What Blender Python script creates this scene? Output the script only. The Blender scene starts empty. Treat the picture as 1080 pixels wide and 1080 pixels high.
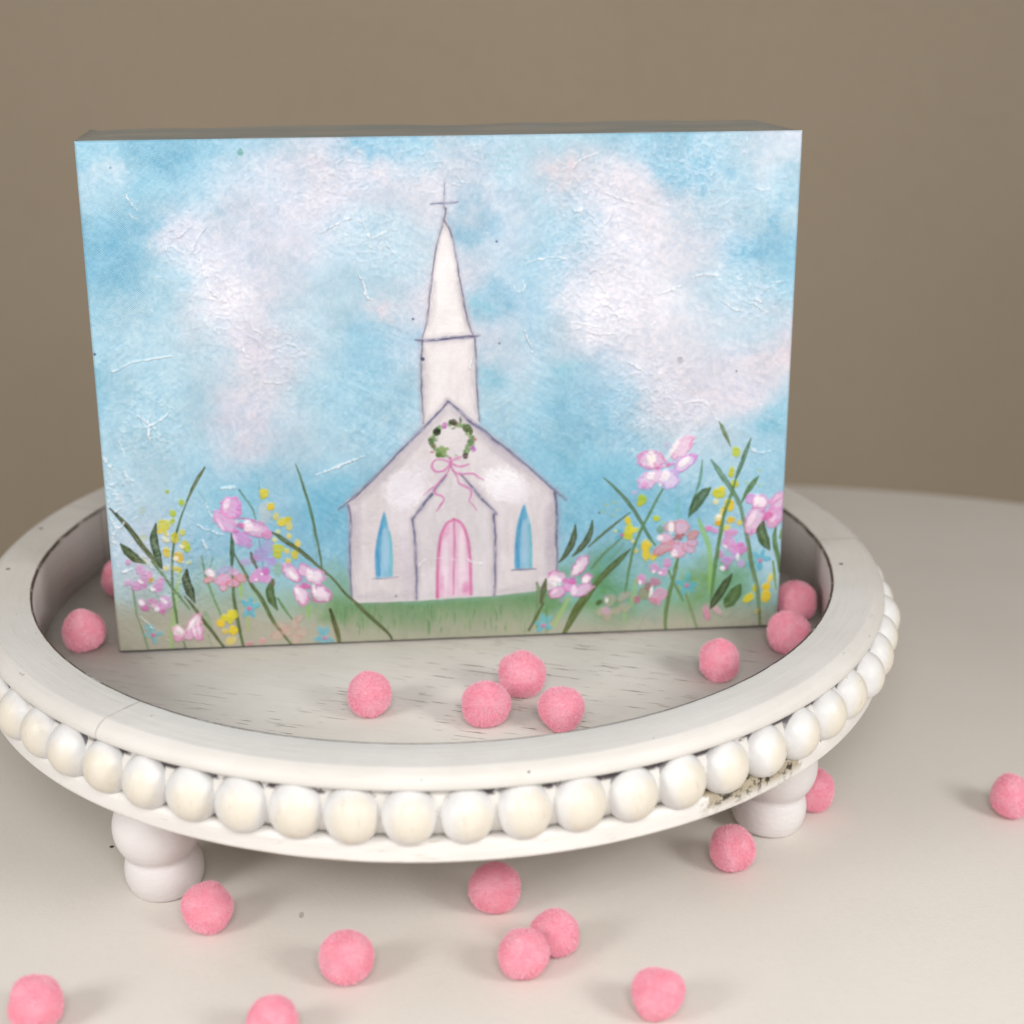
import bpy, bmesh, math, random
import numpy as np
from mathutils import Vector, Matrix

# Working unit: 1 u = outer radius of the tray rim; everything is scaled to metres at the end.
S = 0.1383
rng = np.random.default_rng(7)
random.seed(7)
scene = bpy.context.scene
COL = scene.collection

# ------------------------------------------------------------------ helpers
def link(name, me, mat=None, parent=None):
    o = bpy.data.objects.new(name, me)
    COL.objects.link(o)
    if mat is not None:
        me.materials.append(mat)
    if parent is not None:
        o.parent = parent
    return o

def empty(name, loc=(0, 0, 0)):
    o = bpy.data.objects.new(name, None)
    o.empty_display_size = 0.05
    COL.objects.link(o)
    o.location = loc
    return o

def tag(o, label=None, cat=None, group=None, kind=None):
    if label: o['label'] = label
    if cat: o['category'] = cat
    if group: o['group'] = group
    if kind: o['kind'] = kind
    return o

def mesh(name, verts, faces, smooth=True):
    me = bpy.data.meshes.new(name)
    me.from_pydata([tuple(v) for v in verts], [], faces)
    me.update()
    if smooth:
        me.polygons.foreach_set('use_smooth', [True] * len(me.polygons))
    return me

def lathe(name, prof, segs=256, closed=True, wob=0.0, seed=0):
    """Turn a (radius, z) profile about Z. wob = slight hand-made unevenness."""
    r_ = np.random.default_rng(seed)
    ph = r_.uniform(0, 6.28, 6)
    vs, fs = [], []
    n = len(prof)
    for i in range(segs):
        a = 2 * math.pi * i / segs
        w = wob * sum(math.sin(k * a + ph[k]) / k for k in range(2, 6))
        for (r, z) in prof:
            vs.append(((r + w) * math.cos(a), (r + w) * math.sin(a), z + w * .6))
    m = n if closed else n - 1
    for i in range(segs):
        j = (i + 1) % segs
        for k in range(m):
            l = (k + 1) % n
            fs.append((i * n + k, j * n + k, j * n + l, i * n + l))
    me = mesh(name, vs, fs)
    bm = bmesh.new(); bm.from_mesh(me)
    bmesh.ops.remove_doubles(bm, verts=bm.verts, dist=1e-5)
    bmesh.ops.recalc_face_normals(bm, faces=bm.faces)
    bm.to_mesh(me); bm.free()
    me.polygons.foreach_set('use_smooth', [True] * len(me.polygons))
    return me

def arc(cx, cz, r, a0, a1, n=6, rz=None):
    rz = rz or r
    return [(cx + r * math.cos(math.radians(a0 + (a1 - a0) * i / n)),
             cz + rz * math.sin(math.radians(a0 + (a1 - a0) * i / n))) for i in range(n + 1)]

def lin(c):
    return tuple(((v / 255 + .055) / 1.055) ** 2.4 if v > 10.3 else v / 255 / 12.92 for v in c)

class NT:
    """Small node-tree builder. Coordinates come out in working units u."""
    def __init__(self, name):
        self.m = bpy.data.materials.new(name)
        self.m.use_nodes = True
        self.t = self.m.node_tree
        self.t.nodes.clear()
        self.out = self.t.nodes.new('ShaderNodeOutputMaterial')
    def n(self, typ, **kw):
        nd = self.t.nodes.new(typ)
        for k, v in kw.items():
            setattr(nd, k, v)
        return nd
    def L(self, a, b):
        self.t.links.new(a, b)
    def put(self, sock, v):
        if hasattr(v, 'is_output'):
            self.L(v, sock)
        else:
            if sock.type == 'RGBA' and len(v) == 3:
                v = (*v, 1)
            sock.default_value = v
    def coords(self, scale=(1, 1, 1)):
        tc = self.n('ShaderNodeTexCoord')
        mp = self.n('ShaderNodeMapping')
        mp.inputs['Scale'].default_value = [s / S for s in scale]
        self.L(tc.outputs['Object'], mp.inputs['Vector'])
        return mp.outputs[0]
    def stretch(self, v, scale, rot=(0, 0, 0), loc=(0, 0, 0)):
        if any(rot):
            m0 = self.n('ShaderNodeMapping')
            m0.inputs['Rotation'].default_value = rot
            self.L(v, m0.inputs['Vector']); v = m0.outputs[0]
        mp = self.n('ShaderNodeMapping')
        mp.inputs['Scale'].default_value = scale
        mp.inputs['Location'].default_value = loc
        self.L(v, mp.inputs['Vector'])
        return mp.outputs[0]
    def noise(self, v, scale, detail=4, rough=.55, dist=0):
        nd = self.n('ShaderNodeTexNoise')
        self.L(v, nd.inputs['Vector'])
        nd.inputs['Scale'].default_value = scale
        nd.inputs['Detail'].default_value = detail
        nd.inputs['Roughness'].default_value = rough
        nd.inputs['Distortion'].default_value = dist
        return nd.outputs['Fac']
    def ramp(self, f, a, b, va=0.0, vb=1.0):
        nd = self.n('ShaderNodeMapRange')
        nd.interpolation_type = 'SMOOTHSTEP'
        self.L(f, nd.inputs[0])
        for i, v in enumerate((a, b, va, vb)):
            nd.inputs[i + 1].default_value = v
        return nd.outputs[0]
    def math(self, op, a, b=0.0, c=None):
        nd = self.n('ShaderNodeMath', operation=op)
        self.put(nd.inputs[0], a); self.put(nd.inputs[1], b)
        if c is not None: self.put(nd.inputs[2], c)
        return nd.outputs[0]
    def vmath(self, op, a, b=(0, 0, 0)):
        nd = self.n('ShaderNodeVectorMath', operation=op)
        self.put(nd.inputs[0], a); self.put(nd.inputs[1], b)
        return nd
    def mix(self, f, a, b):
        nd = self.n('ShaderNodeMix', data_type='RGBA')
        self.put(nd.inputs[0], f); self.put(nd.inputs[6], a); self.put(nd.inputs[7], b)
        return nd.outputs[2]
    def bsdf(self, col, rough=.6, spec=.3, bump=None, dist=.002, **kw):
        b = self.n('ShaderNodeBsdfPrincipled')
        self.put(b.inputs['Base Color'], col)
        self.put(b.inputs['Roughness'], rough)
        b.inputs['Specular IOR Level'].default_value = spec
        if bump is not None:
            bn = self.n('ShaderNodeBump')
            bn.inputs['Distance'].default_value = dist * S
            bn.inputs['Strength'].default_value = 1
            self.L(bump, bn.inputs['Height'])
            self.L(bn.outputs[0], b.inputs['Normal'])
        for k, v in kw.items():
            self.put(b.inputs[k], v)
        self.L(b.outputs[0], self.out.inputs[0])
        return b

# ------------------------------------------------------------------ materials
def spots(t, v, pts, r):
    """Tiny real specks: returns a 0..1 mask around given points."""
    f = None
    for p in pts:
        d = t.vmath('DISTANCE', v, p).outputs['Value']
        m = t.ramp(d, r * .6, r, 1, 0)
        f = m if f is None else t.math('MAXIMUM', f, m)
    return f

def mat_tabletop():
    t = NT('matte_cream_tabletop')
    v = t.coords()
    big = t.noise(v, 1.3, 3)
    fine = t.noise(v, 60, 3, .6)
    col = t.mix(t.ramp(big, .3, .7), (.70, .662, .612), (.74, .702, .652))
    col = t.mix(t.math('MULTIPLY', t.ramp(fine, .45, .8), .12), col, (.58, .54, .49))
    sm = t.noise(v, 9, 5, .6)
    col = t.mix(t.math('MULTIPLY', t.ramp(sm, .58, .75), .10), col, (.60, .555, .50))
    s = spots(t, v, [(-.6846, -.4676, .05)], .006)
    col = t.mix(s, col, (.02, .02, .02))
    s2 = t.stretch(v, (1, .45, 1))
    s2 = spots(t, s2, [(-.2737, -.7359 * .45, .05)], .006)
    col = t.mix(t.math('MULTIPLY', s2, .5), col, (.25, .22, .2))
    t.bsdf(col, .5, .28, bump=t.noise(v, 150, 2, .6), dist=.0005)
    return t.m

def mat_wall():
    t = NT('tan_matte_wall')
    v = t.coords()
    big = t.noise(v, .35, 2)
    f = t.noise(v, 14, 4, .6)
    col = t.mix(t.ramp(big, .25, .75), (.398, .322, .238), (.432, .355, .266))
    col = t.mix(t.math('MULTIPLY', t.ramp(f, .4, .7), .10), col, (.33, .26, .18))
    t.bsdf(col, .85, .15, bump=t.noise(v, 30, 3), dist=.004)
    return t.m

def mat_whitewash(kind):
    """Chalky white paint over wood; kind selects where the paint has worn through."""
    t = NT('whitewashed_' + kind)
    v = t.coords()
    base_a, base_b = (.66, .635, .60), (.72, .695, .665)
    if kind == 'floor':
        base_a, base_b = (.56, .53, .485), (.62, .59, .545)
    if kind in ('foot',):
        base_a, base_b = (.74, .70, .70), (.80, .77, .77)
    if kind == 'base':
        base_a, base_b = (.78, .75, .72), (.82, .80, .78)
    big = t.noise(v, 4, 4)
    col = t.mix(t.ramp(big, .3, .7), base_a, base_b)
    height = t.noise(v, 55, 4, .6)
    if kind in ('rim', 'base'):
        q = t.n('ShaderNodeSeparateXYZ'); t.L(v, q.inputs[0])
        ang = t.math('ARCTAN2', q.outputs[1], q.outputs[0])
        pol = t.n('ShaderNodeCombineXYZ')
        t.L(t.math('MULTIPLY', ang, 5.0), pol.inputs[0])
        t.L(t.math('MULTIPLY', t.vmath('LENGTH', t.stretch(v, (1, 1, 0))).outputs['Value'], 70.0), pol.inputs[1])
        t.L(t.math('MULTIPLY', q.outputs[2], 70.0), pol.inputs[2])
        brush = t.noise(pol.outputs[0], 1.0, 6, .62)
        col = t.mix(t.math('MULTIPLY', t.ramp(brush, .50, .78), .30), col, (.53, .495, .45))
        height = brush
    if kind == 'floor':
        g = t.stretch(v, (3.2, 26, 26), (0, 0, .33))
        grain = t.noise(g, 1.6, 6, .65)
        col = t.mix(t.math('MULTIPLY', t.ramp(grain, .50, .78), .16), col, (.36, .33, .285))
        w = t.stretch(v, (8.5, 150, 150), (0, 0, .33))
        scr = t.noise(w, 1.5, 3, .5)
        patch = t.noise(v, 3.1, 3, .6)
        pm = t.ramp(patch, .45, .62)
        cen = t.vmath('DISTANCE', v, (.22, -.36, .344)).outputs['Value']
        pm = t.math('MULTIPLY', t.math('MAXIMUM', pm, t.ramp(cen, .16, .42, 1, 0)), t.ramp(cen, .25, 1.0, 1, .35))
        m = t.math('MULTIPLY', t.ramp(scr, .66, .70), pm)
        col = t.mix(m, col, (.20, .125, .085))
        w2 = t.stretch(v, (9, 90, 90), (0, 0, .33), (3, 1, 0))
        m2 = t.math('MULTIPLY', t.ramp(t.noise(w2, 1.3, 3, .5), .68, .75), .5)
        col = t.mix(m2, col, (.26, .20, .15))
        height = t.math('SUBTRACT', grain, m)
    if kind == 'rim':
        xy = t.stretch(v, (1, 1, 0))
        rad = t.vmath('LENGTH', xy).outputs['Value']
        st = t.stretch(v, (14, 14, 60))
        gr = t.noise(st, 2.2, 6, .7)
        col = t.mix(t.math('MULTIPLY', t.ramp(gr, .5, .75), .18), col, (.60, .56, .50))
        yel = t.noise(v, 3.3, 4, .6)
        col = t.mix(t.math('MULTIPLY', t.ramp(yel, .60, .75), .35), col, (.62, .54, .43))
        # paint rubbed off along the inner edge and, here and there, the outer one
        en = t.noise(v, 16, 5, .7)
        jit = t.math('MULTIPLY_ADD', en, .007, -.0035)
        rr = t.math('ADD', rad, jit)
        edge = t.ramp(t.math('ABSOLUTE', t.math('SUBTRACT', rr, .8852)), .0022, .0042, 1, 0)
        zc = t.n('ShaderNodeSeparateXYZ'); t.L(v, zc.inputs[0])
        edge = t.math('MULTIPLY', edge, t.ramp(en, .30, .48, .35, 1))
        edge = t.math('MULTIPLY', edge, t.ramp(zc.outputs[2], .489, .494))
        inner = t.math('LESS_THAN', rad, .8838)
        col = t.mix(edge, col, (.085, .06, .045))
        col = t.mix(t.math('MULTIPLY', inner, t.ramp(zc.outputs[2], .494, .490)), col, (.80, .75, .735))
        oe = t.ramp(t.math('ABSOLUTE', t.math('SUBTRACT', rr, .978)), .001, .005, 1, 0)
        oe = t.math('MULTIPLY', oe, t.ramp(t.noise(v, 11, 6, .75), .60, .68))
        col = t.mix(oe, col, (.10, .08, .07))
        sp = t.ramp(t.noise(v, 62, 2, .5), 0.765, .79)
        col = t.mix(sp, col, (.13, .10, .08))
        col = t.mix(spots(t, v, [(-.93, .22, .5), (-.95, -.03, .5), (.905, -.1, .5)], .006), col, (.07, .05, .04))
        # glued joints between the ring segments
        for (px, py) in ((-.5829, -.7267), (.93, .05), (.05, .93), (-.86, .36)):
            n = Vector((px, py, 0)).normalized(); tg = Vector((-n.y, n.x, 0))
            d = t.math('ABSOLUTE', t.vmath('DOT_PRODUCT', v, tuple(tg)).outputs['Value'])
            d = t.math('ADD', d, t.math('MULTIPLY_ADD', t.noise(v, 25, 2), .003, -.0015))
            side = t.math('GREATER_THAN', t.vmath('DOT_PRODUCT', v, tuple(n)).outputs['Value'], 0)
            ln = t.math('MULTIPLY', t.ramp(d, .0008, .0024, 1, 0), side)
            ln = t.math('MULTIPLY', ln, t.ramp(t.noise(v, 20, 3), .35, .6, .3, .8))
            col = t.mix(ln, col, (.26, .21, .17))
        # gap shadow above the beads, painted dark into the rim colour
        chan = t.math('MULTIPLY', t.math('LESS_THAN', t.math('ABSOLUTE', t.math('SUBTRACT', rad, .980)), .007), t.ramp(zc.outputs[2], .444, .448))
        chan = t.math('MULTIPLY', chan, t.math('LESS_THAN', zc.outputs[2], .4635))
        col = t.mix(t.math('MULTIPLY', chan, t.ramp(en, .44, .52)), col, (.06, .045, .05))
        height = t.math('ADD', t.math('MULTIPLY', gr, .5), brush)
    if kind == 'base':
        zc = t.n('ShaderNodeSeparateXYZ'); t.L(v, zc.inputs[0])
        st = t.stretch(v, (7, 7, 70))
        scr = t.ramp(t.noise(st, 2.2, 5, .6), .62, .70)
        col = t.mix(t.math('MULTIPLY', scr, .45), col, (.40, .30, .20))
        low = t.ramp(zc.outputs[2], .322, .333, 1, 0)
        rub = t.math('MULTIPLY', low, t.ramp(t.noise(v, 9, 5, .7), .45, .65))
        col = t.mix(t.math('MULTIPLY', rub, .7), col, (.47, .38, .27))
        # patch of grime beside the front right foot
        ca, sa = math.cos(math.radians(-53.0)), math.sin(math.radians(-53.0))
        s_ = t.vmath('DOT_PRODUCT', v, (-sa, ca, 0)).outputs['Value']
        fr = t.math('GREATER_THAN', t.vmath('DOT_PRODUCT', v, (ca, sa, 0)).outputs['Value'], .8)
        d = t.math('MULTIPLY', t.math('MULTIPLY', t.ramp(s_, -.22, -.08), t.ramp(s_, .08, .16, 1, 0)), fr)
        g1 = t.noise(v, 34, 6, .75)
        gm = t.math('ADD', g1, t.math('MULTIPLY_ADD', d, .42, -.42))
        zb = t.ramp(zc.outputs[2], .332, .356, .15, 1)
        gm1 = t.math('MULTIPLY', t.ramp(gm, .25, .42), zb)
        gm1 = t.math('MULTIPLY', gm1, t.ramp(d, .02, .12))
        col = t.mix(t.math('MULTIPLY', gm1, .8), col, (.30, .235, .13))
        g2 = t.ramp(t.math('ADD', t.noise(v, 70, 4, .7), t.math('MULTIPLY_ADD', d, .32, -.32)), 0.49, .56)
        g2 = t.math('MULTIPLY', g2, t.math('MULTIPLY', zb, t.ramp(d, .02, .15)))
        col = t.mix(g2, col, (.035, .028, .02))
        sp = t.ramp(t.noise(v, 48, 3, .5), .72, .76)
        col = t.mix(sp, col, (.20, .16, .12))
    if kind == 'foot':
        sp = t.ramp(t.noise(v, 24, 3, .5), .73, .78)
        col = t.mix(t.math('MULTIPLY', sp, .5), col, (.62, .40, .36))
        height = t.noise(t.stretch(v, (25, 25, 60)), 2, 4, .6)
    t.bsdf(col, .48, .35, bump=height, dist=.0016 if kind != 'floor' else .0022)
    return t.m

def mat_bead():
    t = NT('rubbed_white_bead')
    v = t.coords()
    oi = t.n('ShaderNodeObjectInfo')
    off = t.math('MULTIPLY', oi.outputs['Random'], 37.0)
    cv = t.n('ShaderNodeCombineXYZ')
    for i in range(3): t.L(off, cv.inputs[i])
    vv = t.vmath('ADD', v, cv.outputs[0]).outputs[0]
    n1 = t.noise(vv, 22, 5, .65)
    col = t.mix(t.ramp(n1, .3, .7), (.69, .683, .683), (.74, .732, .73))
    # the outermost face of each bead is rubbed through to cream wood, with streaks
    sx = t.n('ShaderNodeSeparateXYZ'); t.L(v, sx.inputs[0])
    st = t.noise(t.stretch(vv, (30, 60, 18)), 1.4, 5, .65)
    shift = t.math('MULTIPLY_ADD', oi.outputs['Random'], .012, -.006)
    px = t.math('ADD', sx.outputs[0], t.math('MULTIPLY', sx.outputs[1], .25))
    k = t.math('ADD', t.math('ADD', px, shift), t.math('MULTIPLY_ADD', st, .03, -.015))
    cream = t.ramp(k, .020, .046)
    col = t.mix(t.math('MULTIPLY', cream, .8), col, (.705, .64, .525))
    tan = t.math('MULTIPLY', cream, t.ramp(t.noise(t.stretch(vv, (20, 70, 20)), 1.5, 6, .7), .57, .72))
    col = t.mix(t.math('MULTIPLY', tan, .5), col, (.52, .39, .23))
    sp = t.ramp(t.noise(vv, 55, 2, .5), .73, .77)
    col = t.mix(t.math('MULTIPLY', sp, .5), col, (.35, .26, .18))
    # thin shadow line painted where the bead's upper back meets the band
    shade_x = t.math('ADD', sx.outputs[0], t.math('MULTIPLY_ADD', n1, .012, -.006))
    shade_m = t.math('MULTIPLY', t.ramp(shade_x, -.002, .0015, 1, 0), t.ramp(sx.outputs[2], .008, .025))
    shade_m = t.math('MULTIPLY', shade_m, t.ramp(t.noise(vv, 13, 3), .36, .5))
    col = t.mix(t.math('MULTIPLY', shade_m, .85), col, (.10, .085, .10))
    t.bsdf(col, .40, .4, bump=t.noise(vv, 45, 5, .6), dist=.0016)
    return t.m

def mat_paint():
    t = NT('acrylic_paint_on_canvas')
    at = t.n('ShaderNodeAttribute'); at.attribute_name = 'paint'
    v = t.coords()
    sp = t.n('ShaderNodeSeparateXYZ'); t.L(v, sp.inputs[0])
    K = 2 * math.pi / .0052
    warp = t.math('MULTIPLY_ADD', t.noise(v, 40, 2), .004, 0)
    wx = t.math('SINE', t.math('MULTIPLY', t.math('ADD', sp.outputs[0], warp), K))
    wz = t.math('SINE', t.math('MULTIPLY', t.math('ADD', sp.outputs[2], warp), K))
    weave = t.math('MULTIPLY', wx, wz)
    thick = t.noise(v, 7, 4, .6)
    h = t.math('MULTIPLY', weave, t.ramp(thick, .40, .60, 1, .25))
    h = t.math('ADD', h, t.math('MULTIPLY', t.noise(t.stretch(v, (30, 30, 90), (0, .5, 0)), 1.5, 5, .7), 1.6))
    t.bsdf(at.outputs['Color'], .40, .40, bump=h, dist=.0006)
    return t.m

def mat_wrap():
    t = NT('painted_canvas_side')
    v = t.coords()
    n1 = t.noise(t.stretch(v, (1, 4, 1)), 3.5, 5, .6)
    n2 = t.noise(v, 9, 4, .6)
    col = t.mix(t.ramp(n1, .35, .65), (.31, .32, .30), (.40, .37, .315))
    col = t.mix(t.math('MULTIPLY', t.ramp(n2, .55, .7), .4), col, (.30, .385, .415))
    sp = t.n('ShaderNodeSeparateXYZ'); t.L(v, sp.inputs[0])
    K = 2 * math.pi / .006
    w = t.math('MULTIPLY', t.math('SINE', t.math('MULTIPLY', sp.outputs[0], K)), t.math('SINE', t.math('MULTIPLY', sp.outputs[1], K)))
    t.bsdf(col, .6, .3, bump=t.math('ADD', w, n2), dist=.0012)
    return t.m

def mat_plain(name, c1, c2, sc=12, rough=.7):
    t = NT(name)
    v = t.coords()
    t.bsdf(t.mix(t.ramp(t.noise(v, sc, 5, .6), .3, .7), c1, c2), rough, .25, bump=t.noise(v, sc * 5, 3), dist=.0015)
    return t.m

def mat_pompom(name, c, c2):
    t = NT(name)
    v = t.coords()
    col = t.mix(t.ramp(t.noise(v, 1.6, 3, .6), .35, .65), c, c2)
    fib = t.noise(v, 26, 4, .75)
    col = t.mix(t.math('MULTIPLY', t.ramp(fib, .5, .72), .22), col, (.98, .42, .53))
    bs = t.bsdf(col, .9, .05)
    bs.inputs['Sheen Weight'].default_value = .18
    bs.inputs['Sheen Roughness'].default_value = .45
    bs.inputs['Sheen Tint'].default_value = (1, .78, .83, 1)
    tr = t.n('ShaderNodeBsdfTranslucent'); t.L(col, tr.inputs[0])
    mx = t.n('ShaderNodeMixShader'); mx.inputs[0].default_value = .30
    t.L(bs.outputs[0], mx.inputs[1]); t.L(tr.outputs[0], mx.inputs[2])
    t.L(mx.outputs[0], t.out.inputs[0])
    return t.m

M_TABLE, M_WALL = mat_tabletop(), mat_wall()
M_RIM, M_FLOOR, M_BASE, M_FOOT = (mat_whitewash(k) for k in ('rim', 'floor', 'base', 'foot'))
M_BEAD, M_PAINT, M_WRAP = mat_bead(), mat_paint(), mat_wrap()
M_RAW = mat_plain('raw_canvas_back', (.55, .50, .42), (.62, .57, .48))
M_POM = mat_pompom('pink_chenille', (.998, .55, .66), (.998, .64, .735))

# ------------------------------------------------------------------ the painting
CW, CH, CD = 1.46915, 1.10239, .21496          # canvas width, height, depth
PHI, TAU = .0406365, .0253468
EX = Vector((math.cos(PHI), math.sin(PHI), 0))
_n0 = Vector((math.sin(PHI), -math.cos(PHI), 0))
UP = Vector((0, 0, 1)) * math.cos(TAU) - _n0 * math.sin(TAU)
NRM = _n0 * math.cos(TAU) + Vector((0, 0, 1)) * math.sin(TAU)
B0 = Vector((.0363579, -.1257277, .3478))

# Strokes were sketched on a grid whose corners fall on the canvas corners; the
# homography below carries sketch coordinates to canvas fractions (s, t).
SK = [(78, 150), (846, 141), (820, 661), (125, 691)]
def _homog(src, dst):
    A, b = [], []
    for (x, y), (u, v) in zip(src, dst):
        A.append([x, y, 1, 0, 0, 0, -u * x, -u * y]); b.append(u)
        A.append([0, 0, 0, x, y, 1, -v * x, -v * y]); b.append(v)
    return np.append(np.linalg.solve(np.array(A, float), np.array(b, float)), 1).reshape(3, 3)
ST = [(0, 1), (1, 1), (1, 0), (0, 0)]
H_ST2SK, H_SK2ST = _homog(ST, SK), _homog(SK, ST)

def vnoise(x, y, seed, n=256):
    g = np.random.default_rng(seed).random((n, n)).astype(np.float32)
    xi, yi = np.floor(x).astype(int), np.floor(y).astype(int)
    fx, fy = x - xi, y - yi
    fx, fy = fx * fx * (3 - 2 * fx), fy * fy * (3 - 2 * fy)
    a, b = g[yi % n, xi % n], g[yi % n, (xi + 1) % n]
    c, d = g[(yi + 1) % n, xi % n], g[(yi + 1) % n, (xi + 1) % n]
    return (a + (b - a) * fx) * (1 - fy) + (c + (d - c) * fx) * fy
def fbm(x, y, seed, oct=5, rough=.55):
    s, a, t = 0, 1.0, 0
    for k in range(oct):
        s = s + a * vnoise(x * 2 ** k + 17.3 * k, y * 2 ** k + 5.1 * k, seed + k); t += a; a *= rough
    return s / t

class Paint:
    def __init__(self, nx, ny):
        s, t = np.meshgrid(np.linspace(0, 1, nx), np.linspace(0, 1, ny))
        q = np.stack([s, t, np.ones_like(s)], -1) @ H_ST2SK.T
        self.X, self.Y = q[..., 0] / q[..., 2], q[..., 1] / q[..., 2]
        self.nx, self.ny = nx, ny
        self.C = np.zeros((ny, nx, 3)); self.H = np.zeros((ny, nx))
        self.grain = fbm(self.X / 3.1, self.Y / 3.1, 900, 3)       # dry-brush tooth
        self.tooth = fbm(self.X / 1.6, self.Y / 9, 910, 2)
        self.wx = (fbm(self.X / 9, self.Y / 9, 920, 3) - .5) * 2.4  # hand wobble
        self.wy = (fbm(self.X / 9, self.Y / 9, 930, 3) - .5) * 2.4
    def win(self, x0, y0, x1, y1):
        c = np.array([[x0, y0, 1], [x1, y0, 1], [x1, y1, 1], [x0, y1, 1]], float) @ H_SK2ST.T
        s, t = c[:, 0] / c[:, 2], c[:, 1] / c[:, 2]
        i0, i1 = int(max(0, s.min() * (self.nx - 1) - 1)), int(min(self.nx, s.max() * (self.nx - 1) + 2))
        j0, j1 = int(max(0, t.min() * (self.ny - 1) - 1)), int(min(self.ny, t.max() * (self.ny - 1) + 2))
        if i1 <= i0 or j1 <= j0: return None
        return (slice(j0, j1), slice(i0, i1))
    def lay(self, w, a, col, h=0.0):
        self.C[w] += (np.asarray(col, float) - self.C[w]) * a[..., None]
        if h: self.H[w] = self.H[w] * (1 - .6 * a) + h * a
    def spline(self, p, k=7):
        p = np.array(p, float)
        if k <= 1: return p
        if len(p) < 3:
            n = max(2, int(np.hypot(*(p[-1] - p[0]))) // 3 + 2)
            return p if len(p) > 2 else p[0] + (p[1] - p[0]) * np.linspace(0, 1, n)[:, None]
        q = np.vstack([2 * p[0] - p[1], p, 2 * p[-1] - p[-2]]); out = []
        for i in range(len(p) - 1):
            a, b, c, d = q[i:i + 4]
            for u in np.linspace(0, 1, k, endpoint=False):
                out.append(.5 * (2 * b + (c - a) * u + (2 * a - 5 * b + 4 * c - d) * u * u + (3 * b - a - 3 * c + d) * u ** 3))
        out.append(p[-1]); return np.array(out)
    def stroke(self, pts, wid, col, a=1.0, soft=.9, h=0.0, dry=.25, core=None, wob=.35, k=7):
        """Tapered brush stroke; wid = half width (number or profile), col = one colour or (start, end)."""
        P = self.spline(pts, k); n = len(P)
        wid = np.interp(np.linspace(0, 1, n), np.linspace(0, 1, len(wid)), wid) if hasattr(wid, '__len__') else np.full(n, wid)
        m = wid.max() + 3
        w = self.win(P[:, 0].min() - m, P[:, 1].min() - m, P[:, 0].max() + m, P[:, 1].max() + m)
        if w is None: return
        X, Y = self.X[w] + self.wx[w] * wob, self.Y[w] + self.wy[w] * wob
        best = np.full(X.shape, 1e9); tt = np.zeros(X.shape); sd = np.zeros(X.shape); bw = np.ones(X.shape)
        for i in range(n - 1):
            d = P[i + 1] - P[i]; l2 = max(d @ d, 1e-9)
            u = np.clip(((X - P[i, 0]) * d[0] + (Y - P[i, 1]) * d[1]) / l2, 0, 1)
            dx, dy = X - P[i, 0] - u * d[0], Y - P[i, 1] - u * d[1]
            ww = wid[i] + (wid[i + 1] - wid[i]) * u
            e = np.hypot(dx, dy) - ww
            b = e < best
            best = np.where(b, e, best); tt = np.where(b, (i + u) / (n - 1), tt)
            sd = np.where(b, (dx * -d[1] + dy * d[0]) / math.sqrt(l2), sd); bw = np.where(b, ww, bw)
        al = np.clip(.5 - best / soft, 0, 1)
        st = fbm(tt * n * .35, sd * 1.1 + 50, 77, 2)
        al = al * a * (1 - dry * np.clip((st - .35) * 2.2, 0, 1) * (.5 + self.grain[w]))
        c = np.asarray(col, float)
        if c.ndim == 2: c = c[0] + (c[1] - c[0]) * tt[..., None]
        else: c = np.broadcast_to(c, X.shape + (3,))
        if core is not None:
            f = np.clip(1 - np.abs(sd) / np.maximum(bw * .75, .2), 0, 1)[..., None] * (.3 + .9 * st[..., None])
            c = c + (np.asarray(core, float) - c) * np.clip(f, 0, 1)
        c = c + ((st - .5) * 22)[..., None]
        self.lay(w, al, np.clip(c, 8, 250), h * 1)
    def dab(self, x, y, rx, ry=None, col=(255, 255, 255), a=.95, ang=0.0, h=.7, soft=1.3, dry=.3, edge=None, ragged=.25):
        """One touch of the brush: ragged ellipse, optional darker rim."""
        ry = ry or rx; m = max(rx, ry) + 3
        w = self.win(x - m, y - m, x + m, y + m)
        if w is None: return
        ca, sa = math.cos(math.radians(ang)), math.sin(math.radians(ang))
        X, Y = self.X[w] - x, self.Y[w] - y
        u, v = X * ca + Y * sa, -X * sa + Y * ca
        r = np.hypot(u / rx, v / ry) + (fbm(X / 3 + x, Y / 3 + y, 55, 2) - .5) * ragged * 2
        al = np.clip((1 - r) * min(rx, ry) / soft + .5, 0, 1)
        st = fbm(u / 7 + x, v / 1.2 + y, 66, 2)
        al = al * a * (1 - dry * np.clip((st - .4) * 2.5, 0, 1))
        c = np.broadcast_to(np.asarray(col, float), X.shape + (3,)) + ((st - .5) * 26)[..., None]
        if edge is not None:
            f = np.clip((r - .66) / .22, 0, 1) * (.45 + .9 * fbm(X / 5 + y, Y / 5 + x, 44, 2))
            c = c + (np.asarray(edge, float) - c) * np.clip(f, 0, 1)[..., None]
        self.lay(w, al, np.clip(c, 8, 252), h)
    def ridge(self, pts, wd=.7, h=2.2, white=.55, col=(242, 245, 248)):
        """A crease of thick paint: broken, uneven relief plus a lighter scrape of paint."""
        P = self.spline(pts, 6); n = len(P)
        P = P + np.array([[random.gauss(0, .28), random.gauss(0, .28)] for _ in range(n)])
        wid = [wd * max(.12, random.gauss(.75, .5)) * math.sin(math.pi * (i + .6) / (n + .2)) ** .5 for i in range(n)]
        for i in range(n // 9): wid[random.randrange(n)] = .05
        self.stroke(P, wid, col, a=white, soft=1.0, h=h, dry=.45, wob=1.1, k=1)

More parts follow.
